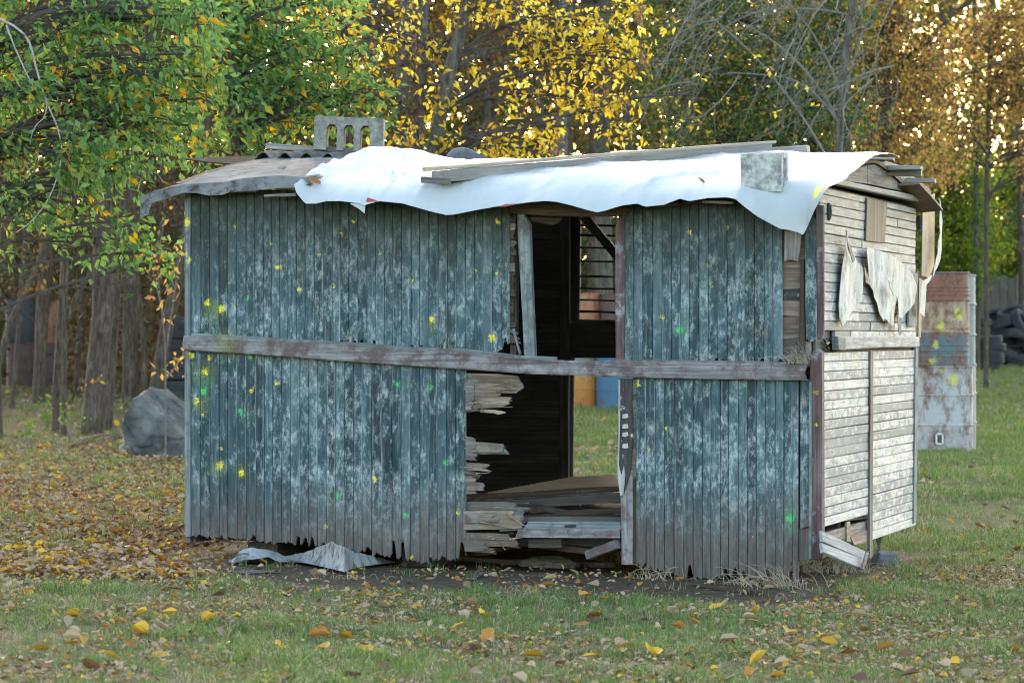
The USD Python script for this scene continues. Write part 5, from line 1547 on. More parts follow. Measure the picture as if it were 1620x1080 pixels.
tree('yellow_tree', 'bright yellow maple with brown seed bunches leaning behind the middle of the roof', 32.5, [(668, 760), (676, 300), (690, 215), (712, 110), (740, 10)], 27, 21, 11, padsY, 'leaf_yellow', 'bark2', size=0.072, rad=0.20, per=13, upper=(1300, 2.6, 9.0, 1.9),
     seed=33, thin=0.66, tone=(0.05, 1.0), seeds=[(652, 75, 14, 16, 90), (545, 60, 14, 20, 60), (1005, 20, 25, 12, 120), (1015, 95, 14, 14, 60), (880, 238, 12, 12, 60), (990, 160, 20, 20, 70), (850, 160, 14, 10, 40), (770, 135, 12, 8, 30), (940, 150, 20, 14, 60)],
     forks=[([(676, 300), (700, 130), (590, 62), (545, 80)], 9, 3), ([(712, 110), (800, 75), (930, 60), (1010, 95)], 8, 3)])

# trunks and limbs of the wood
low0 = lambda x: 330
TR = [
    ('stout brown trunk with a flared foot, largest of the left group', 44, [(146, 684), (153, 600), (162, 500), (165, 400), (158, 250), (150, 100), (150, -30)], 41, 30, 'leaf_gold', []),
    ('slender trunk close against the right side of the stout left trunk', 46, [(171, 672), (175, 600), (183, 480), (189, 400), (205, 250), (235, 60), (240, -40)], 17, 13, 'leaf_gold', []),
    ('straight dark trunk second right of the stout trunk', 62, [(206, 640), (206, 560), (208, 420), (216, 250), (222, 60), (222, -30)], 29, 22, 'leaf_dark', []),
    ('slim dark trunk leaning right, between the straight one and the slanting one', 66, [(222, 622), (232, 540), (242, 420), (262, 250), (280, 60)], 15, 11, 'leaf_gold', []),
    ('slanting brown trunk whose foot stands above the boulder, left of the hut', 58, [(243, 655), (255, 560), (275, 470), (300, 360), (330, 200), (360, 20)], 26, 17, 'leaf_gold', []),
    ('thin pale trunk left of the stout one, in front of the dark drums', 45, [(88, 672), (90, 590), (98, 480), (102, 400), (112, 260), (130, 60)], 13, 10, 'leaf_dark', []),
    ('thin forked trunk before the dark drums, its right fork slanting up', 43.5, [(101, 688), (102, 590), (103, 510), (104, 400), (96, 250), (90, 60)], 11, 8, 'leaf_gold', [([(103, 515), (118, 475), (135, 446), (152, 410), (170, 340)], 9, 5)]),
    ('slanting dark trunk crossing before the left drum stack', 52, [(-12, 640), (0, 560), (30, 480), (62, 420), (92, 330), (118, 200)], 14, 11, 'leaf_dark', []),
    ('dark stub of a trunk at the very left edge', 43, [(-2, 700), (-4, 620), (-10, 480), (-30, 250)], 16, 14, 'leaf_gold', []),
    ('dark upright trunk seen high between the green leaves left', 60, [(62, 620), (70, 420), (84, 300), (96, 200), (110, 20)], 24, 18, 'leaf_gold', []),
    ('dark upright trunk left of the pair behind the cinder block', 50, [(598, 680), (596, 300), (590, 180), (583, 60), (580, -30)], 25, 20, 'leaf_gold', []),
    ('thick grey trunk right behind the cinder block', 46, [(634, 690), (636, 300), (637, 180), (640, 60), (648, -30)], 28, 23, 'leaf_gold', []),
    ('grey trunk right of the thick one behind the cinder block', 47, [(662, 690), (661, 300), (662, 150), (668, 20), (672, -40)], 24, 19, 'leaf_gold', []),
    ('dark grey trunk behind the long roof boards, right of the yellow leaves', 45, [(886, 690), (888, 300), (889, 180), (893, 60), (896, -30)], 27, 22, 'leaf_gold', []),
    ('very thin dark trunk in the middle distance left of the dark grey one', 62, [(856, 640), (856, 300), (857, 160), (853, 30)], 8, 6, 'leaf_gold', []),
    ('slim dark trunk in the middle of the yellow wood', 66, [(772, 640), (772, 250), (770, 120), (768, -20)], 12, 9, 'leaf_gold', []),
    ('dark slim trunk behind the right end of the long boards', 64, [(1106, 640), (1108, 260), (1112, 120), (1120, -20)], 14, 10, 'leaf_dark', []),
    ('grey trunk seen through the barred window', 60, [(957, 640), (957, 500), (955, 380), (950, 100), (950, -20)], 32, 26, 'leaf_gold', []),
]
for j, (xb, yb_, lean_, d_, w_, lb_) in enumerate(((20, 640, 34, 57, 9, 'thin leaning trunk left of the drum stacks'), (118, 632, 30, 64, 9, 'thin straight trunk just left of the stout left trunk'), (136, 618, -24, 72, 10, 'thin trunk behind the stout left trunk, leaning left'), (192, 622, 30, 70, 9, 'thin trunk between the slender and the straight dark trunk'),
                                                 (232, 640, -30, 60, 8, 'thin trunk leaning left behind the boulder'), (268, 636, 26, 68, 10, 'thin trunk at the left corner of the hut, half behind the slanting one'), (60, 622, 46, 68, 10, 'thin dark trunk between the two drum stacks'), (-20, 650, 40, 60, 12, 'leaning dark trunk at the left frame edge'), (160, 610, 20, 80, 9, 'faint thin trunk deep behind the stout trunk'), (46, 612, -18, 84, 11, 'faint dark trunk deep behind the left drums'))):
    TR.append((lb_, d_, [(xb, yb_), (xb + lean_ * 0.3, 500), (xb + lean_ * 0.7, 330), (xb + lean_, 150), (xb + lean_ * 1.2, -20)], w_, w_ * 0.7, 'leaf_dark' if j % 2 else 'leaf_brown', []))
for i, (lb, d, px, w0, w1, lf, fk) in enumerate(TR):
    xs_ = px[-1][0]
    lf = 'leaf_brown' if lf == 'leaf_gold' and i % 2 else lf
    pads = [(xs_ + RT.normal(0, 70), RT.uniform(-20, 200), 60, 40, 1.0, 170) for _ in range(6)]
    if px[0][0] < 330:
        pads += [(px[len(px) // 2][0] + RT.normal(0, 55), RT.uniform(330, 470), 40, 26, .8, 60) for _ in range(2)]
    tree('wood_tree', lb, d, px, w0, w1, 16 + RT.uniform(-1, 2), pads, lf, 'bark' if px[0][0] < 560 else 'bark2', size=0.075, rad=0.34, per=20, upper=(1300, 2.2, 11.0, 5.0), seed=60 + i, forks=fk)

# dark green tree with grey bare twigs before it
padsD = band(1020, 1350, -30, lambda x: ip(x, [1020, 1060, 1330, 1360], [150, 250, 245, 200]), 60, 320, 50, 34, 1.2, RT)
tree('dark_green_tree', 'dense dark green tree behind the right half of the roof boards', 47, [(1340, 690), (1338, 300), (1334, 170), (1330, 60), (1325, -40)], 24, 20, 16, padsD, 'leaf_olive', 'bark', size=0.07, rad=0.40, per=32, upper=(1500, 2.8, 11, 4.5), seed=91)
rg = np.random.default_rng(77)
t = thing('bare_tree', 'leafless grey tree whose long bare twigs sweep down before the dark green tree', 'tree', (at(1290, 700, 35)[0], 35.0, 0))
o = np.array([at(1290, 700, 35)[0], 35.0, 0])
tp = smooth_path(np.array([at(1318, 760, 35), at(1322, 400, 35), at(1334, 120, 35), at(1362, -60, 35)]), 20)
V, F = tube(tp, np.linspace(0.045, 0.030, 20), 10)
put(t, 'trunk', V - o, F, 'bark2', smooth=50)
tws = []
for k in range(70):
    sx, sy = rg.uniform(1090, 1420), rg.uniform(-110, 140)
    s = at(sx, sy, 35 + rg.normal(0, 0.6))
    ex, ey = sx - rg.uniform(10, 170), sy + rg.uniform(70, 230)
    if ey > 258:
        ey = 258 - rg.uniform(0, 60)
    ex = max(ex, 1015 + rg.uniform(0, 40))
    e = at(ex, ey, 35 + rg.normal(0, 0.8))
    mid = 0.5 * s + 0.5 * e + np.array([rg.normal(-0.06, 0.10), rg.normal(0, 0.1), rg.uniform(-0.05, 0.15)])
    w = rg.uniform(0.6, 1.7)
    main = smooth_path(np.array([s, mid, e]), 11)
    tws.append(tube(main, np.linspace(0.0055, 0.0010, 11) * w, 4))
    for _ in range(rg.integers(4, 9)):
        i = rg.integers(3, 10)
        q = main[i] + np.array([rg.normal(-0.10, 0.22), rg.normal(0, 0.15), -rg.uniform(0.0, 0.38)])
        tws.append(tube(smooth_path(np.array([main[i], 0.5 * (main[i] + q) + rg.normal(0, 0.05, 3), q]), 7), np.linspace(0.0024, 0.0008, 7) * w, 3))
for k in range(9):
    s = tp[rg.integers(11, 19)]
    e = at(rg.uniform(1060, 1400), rg.uniform(-40, 140), 35 + rg.normal(0, 0.5))
    tws.append(tube(smooth_path(np.array([s, 0.5 * (s + e) + [0, 0, 0.2], e]), 12), np.linspace(0.013, 0.005, 12), 6))
V, F = join(tws)
put(t, 'twigs', V - o, F, 'paletwig', kind='stuff')
C = np.array([at(x, y, 34.8) for x, y in ((1137, 60), (1192, 92), (1220, 108), (1112, 122), (1145, 155), (1265, 135), (1228, 178), (1295, 165), (1100, 200), (1060, 230))])
P, D, N, S_ = clump_leaves(C, 4, 0.06, 0.065, rg)
V, F, kk = leaf_mesh(P, D, N, S_)
put(t, 'last_leaves', V - o, F, 'leaf_yellow', tone=np.repeat(rg.uniform(0.3, 1, len(P)), kk), kind='stuff')

# orange trees on the right, with the sky between their leaves
hi = lambda x: ip(x, [1230, 1300, 1420, 1500, 1560, 1700], [60, 200, 290, 290, 230, 200])
padsO = band(1230, 1500, -40, hi, 60, 300, 55, 34, 1.2, RT)
tree('orange_tree', 'orange-brown tree with long dark limbs above the right end of the hut', 52, [(1402, 680), (1401, 300), (1400, 180), (1408, 60), (1420, -40)], 15, 12, 11, padsO, 'leaf_orange', 'bark', size=0.062, rad=0.34, per=20, upper=(900, 2.6, 8.6, 2.2), seed=92,
     forks=[([(1401, 180), (1430, 100), (1480, 50), (1540, 0)], 8, 4), ([(1400, 160), (1340, 92), (1270, 88), (1200, 60)], 7, 3), ([(1402, 230), (1460, 160), (1560, 105), (1620, 90)], 6, 2), ([(1560, -20), (1500, 30), (1450, 80), (1380, 92), (1320, 88)], 7, 2)])
padsO2 = band(1480, 1720, -40, lambda x: ip(x, [1480, 1530, 1600, 1720], [150, 120, 150, 280]), 34, 260, 50, 32, 1.2, RT) + band(1440, 1720, 170, 300, 20, 200, 45, 26, 1.0, RT)
tree('orange_tree', 'thin-stemmed orange and yellow tree against the white sky at the right', 62, [(1560, 640), (1560, 440), (1561, 300), (1564, 180), (1568, 60), (1572, -30)], 10, 7, 11, padsO2, 'leaf_orange', 'bark', size=0.066, rad=0.36, per=18, upper=(600, 2.6, 9, 2.4), seed=93,
     forks=[([(1562, 320), (1590, 270), (1625, 215)], 4, 2), ([(1563, 250), (1530, 200), (1500, 170)], 4, 2)])
ivy = [(1545, y, 9, 16, .25, 90) for y in range(100, 470, 16)]
tree('ivy_tree', 'upright trunk wrapped in green ivy before the white sky at the right', 70, [(1546, 640), (1546, 470), (1545, 330), (1545, 180), (1543, 60), (1540, -30)], 12, 10, 10, ivy, 'leaf_lime', 'bark', size=0.065, rad=0.16, per=18, seed=94, tone=(0, 0.55))
tree('wood_tree', 'thin dark trunk at the right frame edge behind the tyres', 74, [(1617, 600), (1616, 470), (1615, 380), (1612, 200), (1608, 0)], 12, 9, 10, [(1640, 120, 50, 40, 1, 160), (1610, 60, 50, 40, 1, 160)], 'leaf_orange', 'bark', size=0.075, rad=0.4, per=20, upper=(500, 2.4, 9, 2), seed=95)
padsL = band(1462, 1560, 255, 440, 44, 420, 30, 22, 1.0, RT)
tree('lime_bush', 'tall green and yellow bush right behind the corner of the hut and the rusty drum', 73, [(1508, 620), (1506, 500), (1503, 400), (1500, 310)], 8, 6, 0, padsL, 'leaf_lime', 'bark', size=0.085, rad=0.34, per=24, seed=96, cat='bush')
padsL = band(1560, 1700, 270, 450, 46, 400, 34, 22, 1.0, RT)
tree('lime_bush', 'yellow-green bush hanging over the top of the plank fence', 78, [(1590, 600), (1588, 500), (1585, 400), (1580, 320)], 8, 6, 0, padsL, 'leaf_lime', 'bark', size=0.085, rad=0.36, per=24, seed=97, cat='bush', tone=(0.15, 1))

# undergrowth on the left: small leafy seedlings
for i, (x, y, n, lb) in enumerate(((75, 668, 34, 'small green seedling in the grass left of the thin pale trunk'), (112, 690, 26, 'green seedling at the foot of the forked trunk'), (268, 706, 30, 'low green weed before the boulder beside the hut corner'), (150, 604, 16, 'sprig of tan leaves before the stout left trunk'), (45, 700, 22, 'thin weed with few leaves near the left edge'), (60, 590, 20, 'yellow weed at the foot of the left drums'))):
    g0 = ground_at(x, y + 10) if i != 3 else at(x, y + 60, 43)
    d = g0[1]; rg = np.random.default_rng(200 + i)
    t = thing('seedling', lb, 'plant', g0)
    k = d / FPX
    stems, C = [], []
    for s in range(5):
        e = np.array([rg.normal(0, 12) * k, rg.normal(0, 0.06), rg.uniform(22, 62) * k])
        if i == 3:
            e = np.array([rg.normal(0, 8) * k, rg.normal(0, 0.06), rg.uniform(56, 70) * k])
        stems.append(tube(smooth_path(np.array([[0, 0, -0.02], e * 0.5 + rg.normal(0, 0.02, 3), e]), 7), np.linspace(0.004, 0.0015, 7), 4))
        C += [e * f for f in ((0.95,) if i == 3 else (0.6, 0.8, 1.0))]
    V, F = join(stems)
    put(t, 'stem', V, F, 'twig')
    P, D, N, S_ = clump_leaves(np.array(C), max(2, n // 10), 0.07, 0.075, rg, (0, 0, -0.2))
    V, F, kk = leaf_mesh(P, D, N, S_)
    put(t, 'leaves', V, F, 'leaf_yellow' if i in (3, 5) else 'leaf_lime', tone=np.repeat(rg.uniform(0, 0.7, len(P)), kk), kind='stuff')

# brown leaves left on low twigs between the trunks and the hut
rg = np.random.default_rng(301)
t = thing('leafy_twig', 'bare brown twig with a few tan leaves hanging beside the left corner of the hut', 'twig', at(262, 640, 33))
o = at(262, 640, 33)
sp = [smooth_path(np.array([at(x, y, 33) for x, y in q]), 9) for q in ([(262, 730), (262, 560), (250, 430), (262, 340)], [(258, 500), (245, 440), (235, 400)], [(262, 560), (275, 470), (284, 400)], [(262, 600), (285, 570), (292, 560)])]
V, F = join([tube(s, np.linspace(0.010, 0.004, 9), 5) for s in sp])
put(t, 'stem', V - o, F, 'twig')
C = np.array([s[i] for s in sp for i in (3, 5, 6, 7, 8)])
P, D, N, S_ = clump_leaves(C, 5, 0.13, 0.075, rg)
V, F, kk = leaf_mesh(P, D, N, S_)
put(t, 'leaves', V - o, F, 'leaf_orange', tone=np.repeat(rg.uniform(0.2, 1, len(P)), kk), kind='stuff')

# the far wood, one mass
rg = np.random.default_rng(400)


def far_wood(name, label, n, y0, y1, z0, z1, leaf, size, thin_right, seed, tone=(0, 1), xr=0.165, cell=1.6, thr=0.42, xlim=None):
    rg = np.random.default_rng(seed)
    out = []
    need = n
    while need > 0:
        m = need * 3 + 100
        y = rg.uniform(y0, y1, m); x = rg.uniform(-xr, xr, m) * y; z = rg.uniform(z0, z1, m)
        den = meshkit.fbm(np.stack([x / cell, y / (cell * 2), z / cell], -1), 3, seed)
        keep = den > thr + rg.uniform(-0.12, 0.12, m)
        ax = x / y
        if xlim is not None:
            keep &= (ax < xlim + rg.normal(0, 0.004, m)) & ~((ax > -0.141) & (ax < -0.120) & (y < 75.4) & (z < 2.3))
        if thin_right is not None:
            hole = sstep(0.095, 0.125, ax) * sstep(2.4, 4.6, z)
            keep &= rg.uniform(0, 1, m) > hole * thin_right
        q = np.stack([x, y, z + ground_z(x, y)], -1)[keep][:need]
        out.append(q); need -= len(q)
    P = np.vstack(out)
    D = unit(rg.normal(0, 1, P.shape) + np.array([0, 0, -0.6])); N = unit(rg.normal(0, 0.7, P.shape) + np.array([0, -0.3, 0.7]))
    V, F, kk = leaf_mesh(P, D, N, size * rg.uniform(0.6, 1.3, len(P)), aspect=0.62, full=False)
    reg = meshkit.fbm(P / 3.0, 3, seed + 3)
    tn = np.clip(rg.uniform(tone[0], tone[1], len(P)) * 0.7 + (reg - 0.5) * 1.1 + 0.15, 0, 1)
    put('/World', name, V, F, leaf, tone=np.repeat(tn, kk), kind='stuff', label=label, cat='wood')


far_wood('far_golden_wood', 'golden brown mass of distant autumn wood behind all the trunks', 190000, 80, 108, 0.3, 14, 'leaf_gold', 0.135, 0.40, 401, thr=0.40)
far_wood('far_dark_wood', 'dark green and brown depth of the wood farther back', 150000, 88, 125, 0.0, 16, 'leaf_dark', 0.23, 0.45, 402, thr=0.34)
far_wood('far_tall_wood', 'brown and gold backdrop of the deepest trees, nearly closing off the sky', 70000, 126, 165, 0.0, 20, 'leaf_gold', 0.34, 0.30, 404, thr=0.34, tone=(0, 0.8))
far_wood('undergrowth', 'dark low undergrowth on the floor of the wood', 60000, 81, 112, 0.0, 3.8, 'leaf_dark', 0.19, None, 403, thr=0.25)
far_wood('thicket', 'dark tangle of leaves and stems between the trunks on the left', 42000, 62, 84, 0.0, 4.6, 'leaf_brown', 0.10, None, 405, thr=0.36, tone=(0, 0.75), xlim=-0.086)
# distant thin trunks of that wood
tk = []
for k in range(95):
    y = rg.uniform(70, 118); x = rg.uniform(-0.16, 0.16) * y
    if x / y > 0.10 and rg.uniform() < 0.6:
        continue
    g0 = float(ground_z(x, y)); h = rg.uniform(8, 14); r = rg.uniform(0.05, 0.16)
    tk.append(tube(smooth_path(np.array([[x, y, g0 - 0.1], [x + rg.normal(0, .3), y, g0 + h * .4], [x + rg.normal(0, .7), y, g0 + h]]), 8), np.linspace(r, r * 0.4, 8), 7))
V, F = join(tk)
put('/World', 'far_trunks', V, F, 'bark', smooth=50, kind='stuff', label='thin dark trunks standing deep in the far wood', cat='wood')

# ------------------------------------------------------------------ grass, litter, fallen leaves
rg = np.random.default_rng(500)


def blades(n, h, spread_, rg, w=0.0035, droop=0.5):
    Vs, Fs, tn, k = [], [], [], 0
    for _ in range(n):
        b = np.array([rg.normal(0, spread_), rg.normal(0, spread_), -0.004]); a = rg.uniform(0, 2 * np.pi)
        d = np.array([math.cos(a), math.sin(a), 0]); s = np.array([-d[1], d[0], 0]); hh = h * rg.uniform(0.5, 1.25); L = hh * rg.uniform(0.2, droop * 1.6)
        p1 = b + d * L * 0.3 + np.array([0, 0, hh * 0.6]); p2 = b + d * L + np.array([0, 0, hh * rg.uniform(0.75, 1.0)])
        Vs += [b - s * w * .5, b + s * w * .5, p1 - s * w * .42, p1 + s * w * .42, p2]
        Fs += [(k, k + 1, k + 3), (k, k + 3, k + 2), (k + 2, k + 3, k + 4)]
        tn += [rg.uniform()] * 5; k += 5
    return np.array(Vs), np.array(Fs), np.array(tn)


def local_uv(x, y):
    p = np.stack([x, y], -1) - L0
    return p @ U2, p @ V2


def instancer(name, protos, P, S, yaw, idx, label, cat=None, tilt=0.0, rg=rg):
    path = f'/World/{name}'
    pi = UsdGeom.PointInstancer.Define(stage, path)
    rel = pi.CreatePrototypesRel()
    UsdGeom.Scope.Define(stage, path + '/kinds')
    for (nm, V, F, tn, mat) in protos:
        rel.AddTarget(put(path + '/kinds', nm, V, F, mat, tone=tn))
    n = len(P)
    q = np.zeros((n, 4), np.float32)
    tx, ty = rg.normal(0, tilt, n) / 2, rg.normal(0, tilt, n) / 2
    cy, sy = np.cos(yaw / 2), np.sin(yaw / 2)
    q[:, 0] = cy; q[:, 1] = tx * cy + ty * sy; q[:, 2] = ty * cy - tx * sy; q[:, 3] = sy
    q /= np.linalg.norm(q, axis=1, keepdims=True)
    pi.CreatePositionsAttr(Vt.Vec3fArray.FromNumpy(P.astype(np.float32)))
    pi.CreateScalesAttr(Vt.Vec3fArray.FromNumpy(np.repeat(S[:, None], 3, 1).astype(np.float32)))
    pi.CreateOrientationsAttr(Vt.QuathArray([Gf.Quath(float(a), float(b), float(c), float(d)) for a, b, c, d in q]))
    pi.CreateProtoIndicesAttr(Vt.IntArray.FromNumpy(idx.astype(np.int32)))
    meta(pi.GetPrim(), label, cat, None, 'stuff')


protos = []
for k in range(4):
    protos.append(('green_tuft', *blades(13, 0.050, 0.020, rg), 'grass_green'))
for k in range(4):
    protos.append(('light_tuft', *blades(13, 0.052, 0.020, rg), 'grass_lime'))
for k in range(3):
    protos.append(('dry_tuft', *blades(10, 0.042, 0.024, rg, w=0.003, droop=1.1), 'grass_dry'))


def scatter(n, d0, d1, hw=0.158):
    d = np.sqrt(rg.uniform(0, 1, n) * (d1 * d1 - d0 * d0) + d0 * d0)
    x = rg.uniform(-hw, hw, n) * d
    return x, d


def keep_grass(x, y):
    u, v = local_uv(x, y)
    n1 = meshkit.fbm(np.stack([x * 1.6, y * 1.6, 0 * x], -1), 3, 9)
    wob = (meshkit.fbm(np.stack([x * 3.5, y * 3.5, 0 * x], -1), 2, 13) - 0.5) * 0.5
    den = 0.35 + 0.9 * sstep(0.30, 0.60, n1)
    bare = sstep(-2.2, -1.5, v + wob * 2) * (1 - sstep(3.3, 3.7, v)) * sstep(-0.6, -0.2, u + wob) * (1 - sstep(3.45, 3.75, u + wob * 0.5))
    den = den * (1 - 0.985 * bare)
    mould = (1 - sstep(-1.9, -1.35, x + wob)) * sstep(17.4, 19.6, y + wob * 3)
    den = den * (1 - 0.80 * mould)
    wood = sstep(58, 70, y) * (1 - sstep(3.5, 5.5, x))
    return den * (1 - 0.6 * wood), n1


Pg, Sg, Ig = [], [], []
for n, d0, d1, sc in ((42000, 12.2, 24, 1.0), (34000, 24, 45, 1.45), (24000, 45, 80, 2.1)):
    x, y = scatter(n, d0, d1)
    den, n1 = keep_grass(x, y)
    ok = rg.uniform(0, 1, n) < den
    x, y, n1 = x[ok], y[ok], n1[ok]
    Pg.append(np.stack([x, y, ground_z(x, y)], -1)); Sg.append(sc * rg.uniform(0.55, 1.25, len(x)) * (0.72 + 0.42 * sstep(0.48, 0.68, n1)) * np.where(rg.uniform(0, 1, len(x)) < 0.02, 1.35, 1.0))
    r = rg.uniform(0, 1, len(x)); far = sstep(26, 42, y) * sstep(-1.0, 1.5, x)
    dry = 0.42 - 0.30 * far + 0.25 * (1 - sstep(0.35, 0.5, n1))
    lime = 0.25 + 0.45 * far
    idx = np.where(r < dry, rg.integers(8, 11, len(x)), np.where(r < dry + (1 - dry) * lime, rg.integers(4, 8, len(x)), rg.integers(0, 4, len(x))))
    Ig.append(idx)
Pg, Sg, Ig = np.vstack(Pg), np.concatenate(Sg), np.concatenate(Ig)
instancer('grass', protos, Pg, Sg, rg.uniform(0, 6.28, len(Pg)), Ig, 'short patchy green and dry grass all round the hut')


def dead_leaf(L, W, curl, roll, rg):
    """one curled leaf lying flat, about its own middle"""
    nx, ny = 5, 7
    t = np.linspace(0, 1, ny)
    half = W / 2 * np.sin(np.pi * t ** 0.8) ** 0.8 * (1 + rg.normal(0, 0.10, ny)); half[0] = half[-1] = 0.0008
    s = np.linspace(-1, 1, nx)
    X_ = s[None, :] * half[:, None]; Y_ = (t[:, None] - 0.5) * L + 0 * X_
    Z_ = curl * (s[None, :] ** 2) * half[:, None] + roll * ((t[:, None] - 0.5) ** 2) * L * 2 + rg.normal(0, 0.0015, (ny, nx))
    V, F = grid_solid(np.stack([X_, Y_, Z_], -1), 0.0008)
    V[:, 2] -= V[:, 2].min()
    return V, F


classes = []
for mat, kind_, lb in (('fall_tan', 'tan', 'pale tan curled dead leaf lying in the short grass before the hut'), ('fall_yellow', 'yellow', 'bright yellow fallen leaf lying in the short grass before the hut'),
                       ('fall_orange', 'orange', 'orange-brown fallen leaf lying in the short grass before the hut'), ('fall_brown', 'brown', 'dark brown shrivelled leaf lying in the short grass before the hut')):
    for k in range(3):
        V, F = dead_leaf(1.0, rg.uniform(0.5, 0.75), rg.uniform(0.2, 1.0), rg.uniform(0.0, 0.25), rg)
        classes.append((kind_, V, F, np.full(len(V), (k + 0.5) / 3), mat, lb))
lit = [(c[0] + '_scrap', c[1], c[2], c[3], c[4]) for c in classes]

# loose litter too small and thick to tell apart
Pl, Sl, Il = [], [], []
for n, d0, d1, sz in ((36000, 12.3, 20.5, 0.023), (10000, 20.5, 45, 0.05), (3000, 45, 75, 0.08)):
    x, y = scatter(n, d0, d1)
    kp = meshkit.fbm(np.stack([x * 2.2, y * 0.9, 0 * x], -1), 3, 17) + rg.normal(0, 0.10, n) > 0.46
    x, y = x[kp], y[kp]; n = len(x)
    Pl.append(np.stack([x, y, ground_z(x, y) + rg.uniform(0.004, 0.028, n)], -1)); Sl.append(sz * rg.uniform(0.35, 1.5, n)); Il.append(rg.choice(12, n, p=np.repeat([0.56, 0.10, 0.14, 0.20], 3) / 3))
n = 22000
d = 17.6 + 22 * rg.uniform(0, 1, n) ** 1.6
x = -1.45 - (rg.uniform(0, 1, n)) * (0.158 * d - 1.2).clip(0.2)
Pl.append(np.stack([x, d, ground_z(x, d) + rg.uniform(0.0, 0.03, n)], -1)); Sl.append(0.016 + 0.046 * rg.uniform(0, 1, n) ** 1.6); Il.append(rg.choice(12, n, p=np.repeat([0.42, 0.15, 0.20, 0.23], 3) / 3))
n = 1100                                                  # drifts against the foot of the hut
u = rg.uniform(-0.5, 3.7, n); v = -1.1 + rg.normal(0, 0.75, n)
w_ = to_world(np.stack([u, v, 0 * u], -1))
Pl.append(np.stack([w_[:, 0], w_[:, 1], ground_z(w_[:, 0], w_[:, 1]) + rg.uniform(0.0, 0.02, n)], -1)); Sl.append(rg.uniform(0.015, 0.05, n)); Il.append(rg.choice(12, n, p=np.repeat([0.34, 0.05, 0.16, 0.45], 3) / 3))
Pl, Sl, Il = np.vstack(Pl), np.concatenate(Sl), np.concatenate(Il)
uu, vv = local_uv(Pl[:, 0], Pl[:, 1])
ok = ~((uu > 0.0) & (uu < WID) & (vv > 0.25) & (vv < DEP))
bare_ = (uu > -0.2) & (uu < 3.5) & (vv > -1.9 + (meshkit.fbm(Pl * 1.5, 2, 5) - 0.5) * 1.2)
ok &= ~(bare_ & (rg.uniform(0, 1, len(uu)) < 0.84))
instancer('leaf_litter', lit, Pl[ok], Sl[ok], rg.uniform(0, 6.28, ok.sum()), Il[ok], 'litter of small dry leaf scraps in the grass and under the trees', tilt=0.45)

# the leaves one can tell apart
for i, (kind_, V, F, tn, mat, lb) in enumerate(classes):
    cp = stage.CreateClassPrim(f'/World/{kind_}_leaf_shape_{i:03d}')
    put(str(cp.GetPath()), 'blade', V, F, mat, tone=tn)
RF = np.random.default_rng(501)
spots = []
while len(spots) < 270:
    px, py = RF.uniform(0, 1620), 905 + 185 * RF.uniform(0, 1) ** 0.9
    if RF.uniform() < 0.25:
        px, py = RF.uniform(0, 300), RF.uniform(740, 905)
    elif RF.uniform() < 0.12:
        px, py = RF.uniform(1440, 1620), RF.uniform(740, 905)
    spots.append((px, py))
for (px, py) in spots:
    g0 = ground_at(px, py)
    kk = RF.choice(4, p=[0.36, 0.30, 0.20, 0.14]); ci = kk * 3 + RF.integers(0, 3)
    kind_, V, F, tn, mat, lb = classes[ci]
    sz = RF.uniform(0.04, 0.10) * (1 if kk else 0.85)
    path = numbered('/World', f'fallen_{kind_}_leaf')
    xf = UsdGeom.Xform.Define(stage, path)
    T = trimesh.transformations.euler_matrix(RF.normal(0, 0.35), RF.normal(0, 0.35), RF.uniform(0, 6.28))
    T[:3, :3] *= sz
    T[:3, 3] = g0 + np.array([0, 0, RF.uniform(0.012, 0.035)])
    xf.AddTransformOp().Set(Gf.Matrix4d(*T.T.ravel().tolist()))
    xf.GetPrim().GetReferences().AddInternalReference(f'/World/{kind_}_leaf_shape_{ci:03d}')
    xf.GetPrim().SetInstanceable(True)
    side_ = 'before' if py > 905 else 'beside'
    meta(xf.GetPrim(), lb if py > 905 else lb.replace('in the short grass before', 'on the ground beside'), 'leaf', f'{kind_} fallen leaves {side_} the hut')

# leaves caught on the tarpaulin
for i, (px, py, sz, ci, lb) in enumerate(((540, 266, 0.06, 4, 'yellow leaf lying high on the left part of the tarpaulin'), (497, 297, 0.085, 6, 'curled orange-brown leaf caught in the left fold of the tarpaulin'), (489, 304, 0.06, 9, 'dark brown leaf in the left fold of the tarpaulin'),
                                          (505, 292, 0.055, 0, 'tan leaf in the left fold of the tarpaulin, right of the brown ones'), (1110, 296, 0.06, 6, 'thin orange leaf on the tarpaulin left of the right cinder block'), (262, 300, 0.05, 7, 'small orange leaf lying on the bent tin at the left'), (447, 278, 0.075, 1, 'tan leaf at the edge of the tin beside the tarpaulin'))):
    p = to_world(roof_at(px, py) + np.array([0, 0, 0.03]))
    kind_, V, F, tn, mat, _ = classes[ci]
    path = numbered('/World', f'fallen_{kind_}_leaf')
    xf = UsdGeom.Xform.Define(stage, path)
    T = trimesh.transformations.euler_matrix(0.5, RF.normal(0, 0.3), RF.uniform(0, 6.28)); T[:3, :3] *= sz; T[:3, 3] = p
    xf.AddTransformOp().Set(Gf.Matrix4d(*T.T.ravel().tolist()))
    xf.GetPrim().GetReferences().AddInternalReference(f'/World/{kind_}_leaf_shape_{ci:03d}')
    xf.GetPrim().SetInstanceable(True)
    meta(xf.GetPrim(), lb, 'leaf')

# dry weeds at the foot of the hut
rg = np.random.default_rng(600)


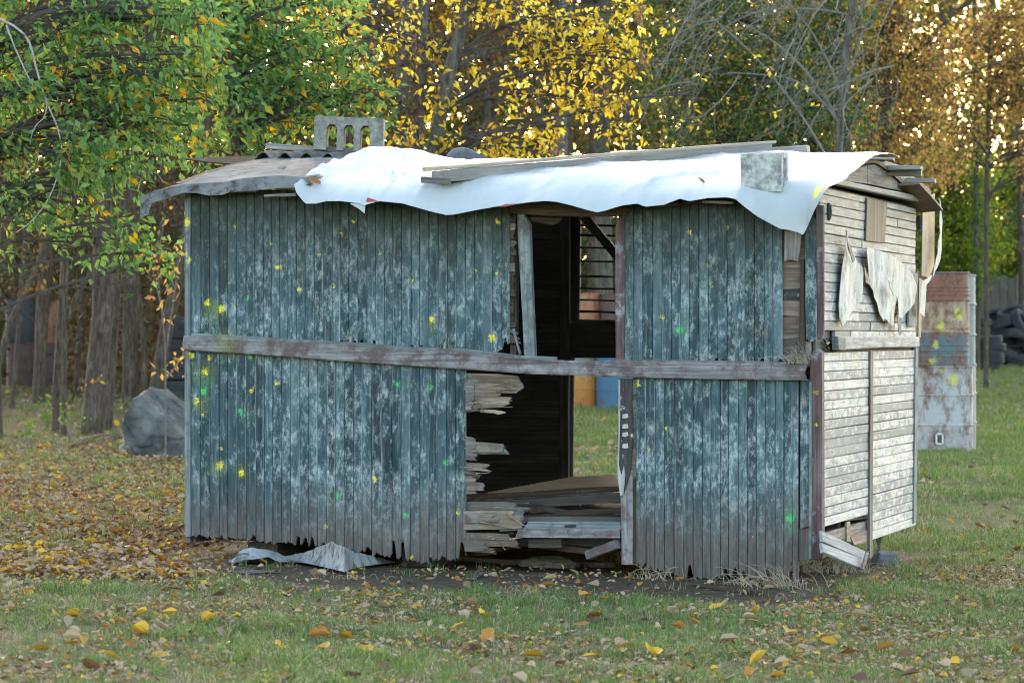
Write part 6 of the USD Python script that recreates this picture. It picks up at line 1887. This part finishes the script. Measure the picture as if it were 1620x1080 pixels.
def weed(p, n, h, spr, label, lean=(0, 0), w=0.0022):
    t_ = []
    for _ in range(n):
        b = np.array([rg.normal(0, spr), rg.normal(0, spr * 0.6), -0.01]); L = h * rg.uniform(0.4, 1.2)
        e = b + np.array([lean[0] + rg.normal(0, 0.6), lean[1] + rg.normal(0, 0.4), rg.uniform(0.2, 1.0)]) * L
        m = 0.5 * (b + e) + np.array([0, 0, 0.25 * L])
        t_.append(tube(smooth_path(np.array([b, m, e]), 7), np.linspace(w, w * 0.35, 7), 3))
    V, F = join(t_)
    put('/World', 'dry_weed', V + np.asarray(p), F, 'straw', label=label, cat='dry grass', kind='stuff' if n < 32 else None)


for (x, y, n, h, s, lb, ln) in ((1285, 905, 60, 0.16, 0.09, 'tangle of dry grass under the right corner post of the hut', (-0.2, -0.3)), (1345, 905, 50, 0.15, 0.08, 'dry grass under the fallen boards of the side wall', (0, -0.3)), (1235, 928, 60, 0.14, 0.10, 'flattened dry grass below the last right-hand planks', (-0.3, -0.5)),
                                (985, 892, 34, 0.16, 0.05, 'dry stalks at the foot of the right doorway post', (-0.2, -0.2)), (1030, 915, 40, 0.10, 0.08, 'low dry grass below the first planks right of the doorway', (0, -0.4)), (1180, 925, 40, 0.08, 0.10, 'dry grass beside the dark stick before the right planks', (0, -0.4)), (1410, 888, 46, 0.10, 0.10, 'dry grass round the pale stone by the side wall', (0.3, -0.2)), (560, 915, 30, 0.07, 0.09, 'brown dry grass at the front edge of the metal sheet', (0, -0.3))):
    weed(ground_at(x, y), n, h, s, lb, ln)
V0 = to_world(front(1262, 572, -0.02))
weed(V0, 90, 0.09, 0.035, 'nest of dry straw stuck in the gap above the rail at the right corner', (-0.2, -0.2), 0.0014)

# bare sapling beside the side wall
g0 = ground_at(1388, 890)
D_ = g0[1] - 0.10
sp = [[(1388, 894), (1392, 860), (1396, 815), (1404, 780), (1409, 730)], [(1391, 865), (1384, 840), (1380, 812), (1377, 775)], [(1396, 815), (1392, 790), (1384, 765), (1382, 745)], [(1394, 835), (1402, 800), (1406, 770)]]
V, F = join([tube(smooth_path(np.array([at(x, y, D_) for x, y in s]), 12), np.linspace(a, 0.0016, 12), 6) for s, a in zip(sp, (0.012, 0.006, 0.005, 0.004))])
put('/World', 'sapling', V, F, 'twig', smooth=50, label='bare reddish sapling growing against the batten of the side wall', cat='sapling')
